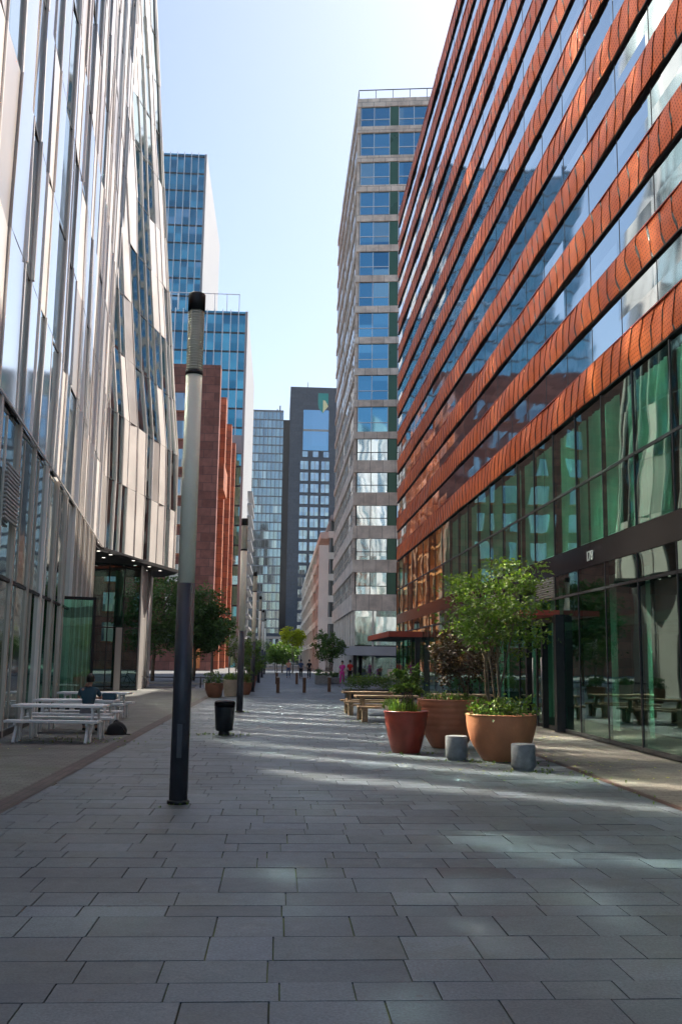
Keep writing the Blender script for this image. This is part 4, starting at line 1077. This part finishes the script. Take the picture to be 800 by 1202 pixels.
# moss and grass tufts round the bases
def tufts():
    r = random.Random(9); m = MB()
    for cx, cy, rx, ry, n in ((2.5, 19.1, .7, .3, 26), (3.3, 17.85, .5, .2, 24), (4.1, 16.2, .5, .25, 30), (4.1, 17.5, .8, .2, 30), (-1.2, 23.3, .45, .4, 60), (-1.17, 12.42, .22, .2, 24), (-1.23, 33.3, .3, .3, 20), (-4.3, 21.4, 1.2, .7, 60), (4.9, 15.5, .3, 2.0, 30), (2.7, 29.5, 1, 1.2, 40)):
        for _ in range(n):
            x, y = cx+r.gauss(0, rx*.6), cy+r.gauss(0, ry*.6)
            stalks(m, (x, y, 0), r.uniform(.02, .06), 5, .05, r, .004, .6)
    m.build('grass', M['leafa'], colattr=True, kind='stuff')
tufts()
def fallen():
    r = random.Random(19); m = MB()
    for _ in range(260):
        cx, cy = r.choice(((3.6, 18.0), (5.6, 17.0), (3.0, 29.0), (-4.6, 22.0), (-2.2, 46.0), (6.2, 24.0)))
        x, y = cx+r.gauss(0, .9), cy+r.gauss(0, 1.3); a = r.uniform(0, 6.28); L = r.uniform(.02, .045); t = r.random(); m.col = (t, t, t)
        if x > 7.2 or x < -5.8: continue
        u = Vector((math.cos(a), math.sin(a), 0)); v_ = Vector((-u.y, u.x, 0))*.4; p = Vector((x, y, .006)); m.quad(p-u*L, p+v_*L+Vector((0, 0, .006)), p+u*L, p-v_*L)
    m.build('fallen_leaves', M['leafy'], colattr=True, kind='stuff')
fallen()
# hanging sign box on a mast among the left planters
R = thing('street_sign', 'blank grey sign panel on a thin post above the left planter group', 'sign', (-2.55, 52.5, 0))
m = MB(); m.tube([(0, 0, 0), (0, 0, 3.0)], .035, 10); m.build('post', M['alu'], R)
m = MB(); m.box(-.05, .5, -.05, .05, 2.05, 2.85); m.build('panel', M['concrete'], R, bevel=.01)
R = thing('marker_post', 'thin white marker post by the side road', 'post', (-4.05, 56.5, 0)); m = MB(); m.tube([(0, 0, 0), (0, 0, .55)], .04, 10); m.build('post', M['whitep'], R); m = MB(); m.tube([(0, 0, .551), (0, 0, .6)], .045, 10); m.build('cap', M['alu'], R)

# railing + parked bicycle by the side road
R = thing('low_railing', 'low black metal railing along the side road behind the glass entrance', 'railing', (-7.0, 60.2, .05))
m = MB(); m.tube([(-1.0, 0, .55), (4.0, 0, .55)], .03, 8)
m.build('rail', M['dark'], R)
for x in (-.9, .8, 2.4, 3.9):
    m = MB(); m.tube([(x, 0, -.05), (x, 0, .62)], .04, 8); m.build('post', M['dark'], R)
def bicycle(loc, rz):
    R = thing('bicycle', 'black bicycle parked by the thin steel column at the glass entrance', 'bicycle', loc, rz)
    for x in (-.52, .52):
        w_ = MB(); w_.tube([(x+.33*math.cos(a*math.pi/12), 0, .34+.33*math.sin(a*math.pi/12)) for a in range(25)], .018, 6, False)
        for a in range(10): w_.tube([(x, 0, .34), (x+.32*math.cos(a*.628), 0, .34+.32*math.sin(a*.628))], .003, 4, False)
        w_.build('wheel', M['dark'], R)
    f = MB()
    for a, b in (((-.52, 0, .34), (-.18, 0, .85)), ((-.52, 0, .34), (-.05, 0, .32)), ((-.05, 0, .32), (-.2, 0, .92)), ((-.05, 0, .32), (.36, 0, .78)), ((-.18, 0, .82), (.34, 0, .85)), ((.52, 0, .34), (.33, 0, 1.0))): f.tube([a, b], .02, 8)
    f.build('frame', M['dark'], R)
    h = MB(); h.tube([(.18, .28, 1.0), (.33, .2, 1.03), (.36, 0, 1.02), (.33, -.2, 1.03), (.18, -.28, 1.0)], .014, 8); h.build('handlebar', M['alu'], R)
    s = MB(); s.box(-.33, -.08, -.06, .06, .92, .98); s.build('saddle', M['blackc'], R, bevel=.02)
bicycle((-8.15, 56.9, 0), 2.9)

# ------------------------------------------------------------------ people
def skinned(name, verts, edges, radii, mat, parent, sub=2, root=0):
    me = bpy.data.meshes.new(name); me.from_pydata(verts, edges, []); o = bpy.data.objects.new(name, me); COL.objects.link(o); o.parent = parent
    md = o.modifiers.new('skin', 'SKIN'); md.use_smooth_shade = True
    if not me.skin_vertices: me.skin_vertices.new()
    for i, r in enumerate(radii):
        r2 = r if isinstance(r, tuple) else (r, r); me.skin_vertices[0].data[i].radius = r2
    me.skin_vertices[0].data[root].use_root = True
    s = o.modifiers.new('sub', 'SUBSURF'); s.levels = sub; s.render_levels = sub
    me.materials.append(mat); return o
def person(label, loc, rz, J, shirt, trousers, hair=True, skirt=None, group=None, long_hair=False, sc=1.0):
    """J: joints in metres, local, facing +Y"""
    R = thing('person', label, 'person', loc, rz, group); R.scale = (sc,)*3
    V, E, Rd = [], [], []; ix = {}
    def add(k, r, frm=None):
        ix[k] = len(V); V.append(J[k]); Rd.append(r)
        if frm: E.append((ix[frm], ix[k]))
    add('pelvis', .115); add('waist', .105, 'pelvis'); add('chest', (.12, .09), 'waist'); add('neckb', .05, 'chest'); add('neck', .048, 'neckb'); add('chin', .062, 'neck'); add('head', (.078, .092), 'chin'); add('crownp', .07, 'head')
    for s in 'LR':
        add('sh'+s, .052, 'chest'); add('el'+s, .037, 'sh'+s); add('wr'+s, .026, 'el'+s); add('ha'+s, .032, 'wr'+s); add('fi'+s, .016, 'ha'+s)
        add('hip'+s, .085, 'pelvis'); add('kn'+s, .056, 'hip'+s); add('an'+s, .038, 'kn'+s); add('to'+s, .034, 'an'+s)
    skinned('body', V, E, Rd, M['skin'], R)
    # shirt
    V2 = [J['pelvis'], J['waist'], J['chest'], J['neckb']]; E2 = [(0, 1), (1, 2), (2, 3)]; R2 = [.132, .128, (.17, .14), .10]
    for s in 'LR':
        n = len(V2); a, b = Vector(J['sh'+s]), Vector(J['el'+s]); V2 += [tuple(a), tuple(a.lerp(b, .75))]; E2 += [(2, n), (n, n+1)]; R2 += [.068, .056]
    skinned('shirt', V2, E2, R2, M[shirt], R)
    V3 = [J['pelvis']]; E3 = []; R3 = [.135]
    for s in 'LR':
        n = len(V3); V3 += [J['hip'+s], J['kn'+s], tuple(Vector(J['kn'+s]).lerp(Vector(J['an'+s]), .9))]; E3 += [(0, n), (n, n+1), (n+1, n+2)]; R3 += [.102, .072, .055]
    skinned('trousers', V3, E3, R3, M[trousers], R)
    for s in 'LR':
        a, b = Vector(J['an'+s]), Vector(J['to'+s]); skinned('shoe', [tuple(a-Vector((0, .04, .01))), tuple(b)], [(0, 1)], [.052, .042], M['blackc'], R, 1)
    h = Vector(J['head']); hb = MB(); hb.sm = True
    # hair cap: dome over the back and top of the head
    for i in range(9):
        th = i/8*1.95
        for k in range(20):
            a = 2*math.pi*k/20; rr = math.sin(th)
            hb.v.append((h.x+.093*rr*math.cos(a), h.y-.018+.108*rr*math.sin(a)*(1 if math.sin(a) < 0 else .82), h.z+.045+.112*math.cos(th) - (.05 if math.sin(a) < 0 and i > 6 else 0)))
    for i in range(8):
        for k in range(20): hb.face((i*20+k, i*20+(k+1) % 20, (i+1)*20+(k+1) % 20, (i+1)*20+k))
    hb.build('hair', M['hair'], R)
    f = MB(); 
    for sx in (-1, 1):
        f.tube([h+Vector((sx*.032, .078, .01)), h+Vector((sx*.032, .088, .01))], .010, 8)
    f.build('eye', M['hair'], R); n_ = MB(); n_.tube([h+Vector((0, .085, .0)), h+Vector((0, .108, -.028))], [.009, .014], 8)
    for sx in (-1, 1): n_.tube([h+Vector((sx*.082, -.01, -.02)), h+Vector((sx*.092, -.02, .025))], [.01, .016], 8)
    n_.build('nose', M['skin'], R)
    return R
def walking(ph=0.2, arm=.15):
    J = dict(pelvis=(0, 0, .95), waist=(0, .0, 1.10), chest=(0, .01, 1.32), neckb=(0, 0, 1.46), neck=(0, .005, 1.52), chin=(0, .02, 1.58), head=(0, .02, 1.65), crownp=(0, .01, 1.70))
    for s, q in (('L', -1), ('R', 1)):
        J['sh'+s] = (q*.17, 0, 1.40); J['el'+s] = (q*.23, -q*arm*.5-.02, 1.13); J['wr'+s] = (q*.24, -q*arm+.06, .90); J['ha'+s] = (q*.24, -q*arm+.09, .83); J['fi'+s] = (q*.235, -q*arm+.11, .75)
        J['hip'+s] = (q*.09, 0, .90); J['kn'+s] = (q*.10, q*ph*.55+.04, .50); J['an'+s] = (q*.10, q*ph, .09+(.05 if q*ph < 0 else 0)); J['to'+s] = (q*.11, q*ph+.15, .045)
    return J
gp = 'pedestrians far down the street'
person('person in a pink dress walking near the granite tower', (4.75, 73.0, 0), 2.9, walking(.15), 'pink', 'pink', group=gp, sc=.97)
person('person in a red top standing right of the one in pink', (5.5, 75.5, 0), .3, walking(.05, .05), 'red', 'blackc', group=gp)
person('person in a peach top walking on the sunlit paving far away', (1.05, 96, 0), 3.0, walking(.22), 'peach', 'blue', group=gp)
person('person in dark blue clothes walking, left of the one in black', (2.15, 92, 0), .1, walking(.2), 'blue', 'blackc', group=gp)
person('person all in black walking, rightmost of the far group', (2.95, 93, 0), .0, walking(.18), 'blackc', 'blackc', group=gp)
# seated man: faces +Y (away from camera), on the front bench of the middle table
J = dict(pelvis=(0, .02, .50), waist=(0, .03, .66), chest=(0, .09, .90), neckb=(0, .12, 1.05), neck=(0, .15, 1.10), chin=(0, .19, 1.14), head=(-.0, .20, 1.21), crownp=(0, .19, 1.26),
         shL=(-.175, .10, .985), elL=(-.26, .20, .80), wrL=(-.18, .34, .98), haL=(-.12, .34, 1.07), fiL=(-.10, .31, 1.14),
         shR=(.175, .10, .985), elR=(.26, .26, .79), wrR=(.12, .46, .79), haR=(.05, .50, .79), fiR=(-.02, .52, .785),
         hipL=(-.09, .04, .50), knL=(-.13, .44, .52), anL=(-.13, .36, .09), toL=(-.14, .50, .045), hipR=(.09, .04, .50), knR=(.12, .46, .52), anR=(.14, .44, .09), toR=(.15, .58, .045))
person('man in a teal shirt sitting with his back turned at the middle white table', (-4.37, 23.47, 0), .0, J, 'teal', 'grey')
# laptop bag on the table and black backpack on the ground
b = MB(); b.box(-.17, .17, -.09, .09, 0, .16); o = b.build('shoulder_bag', M['teal'], bevel=.04); o.location = (-3.98, 24.05, .741); tag(o, 'dark teal bag lying on the middle white table beside the man', 'bag')
R = thing('backpack', 'black backpack slumped on the paving right of the seated man', 'backpack', (-3.66, 23.2, 0), .3)
m = MB(); m.sm = True
for i in range(9):
    t = i/8
    for k in range(20):
        a = 2*math.pi*k/20; rr = math.sqrt(max(0.0, 1-(t*.98)**2.4)); m.v.append((.24*rr*math.cos(a)*(1+.12*math.sin(3*a+t*4)), .19*rr*math.sin(a)*(1+.1*math.cos(2*a)), .27*t*(1+.15*math.cos(a+1))))
for i in range(8):
    for k in range(20): m.face((i*20+k, i*20+(k+1) % 20, (i+1)*20+(k+1) % 20, (i+1)*20+k))
m.build('body', M['blackc'], R)
m = MB(); m.tube([(.05, -.1, .22), (.12, -.2, .16), (.2, -.24, .02), (.3, -.2, .012)], .014, 8); m.tube([(-.06, 0, .25), (-.02, 0, .32), (.05, 0, .3), (.06, 0, .24)], .014, 8); m.build('strap', M['blackc'], R)

# ================================================================== HAZE (far things fade slightly)
hz = MB(); hz.box(-120, 120, -40, 460, -1.0, 135.0)
a = bpy.data.materials.new('haze_air'); a.use_nodes = True; t = a.node_tree
t.nodes.remove(t.nodes['Principled BSDF']); pv = t.nodes.new('ShaderNodeVolumePrincipled'); pv.inputs['Color'].default_value = (.86, .91, 1, 1); pv.inputs['Density'].default_value = .00012
pv.inputs['Anisotropy'].default_value = .2
t.links.new(pv.outputs[0], [x for x in t.nodes if x.type == 'OUTPUT_MATERIAL'][0].inputs['Volume'])
hz.build('haze', a, kind='stuff')
S.cycles.volume_bounces = 0
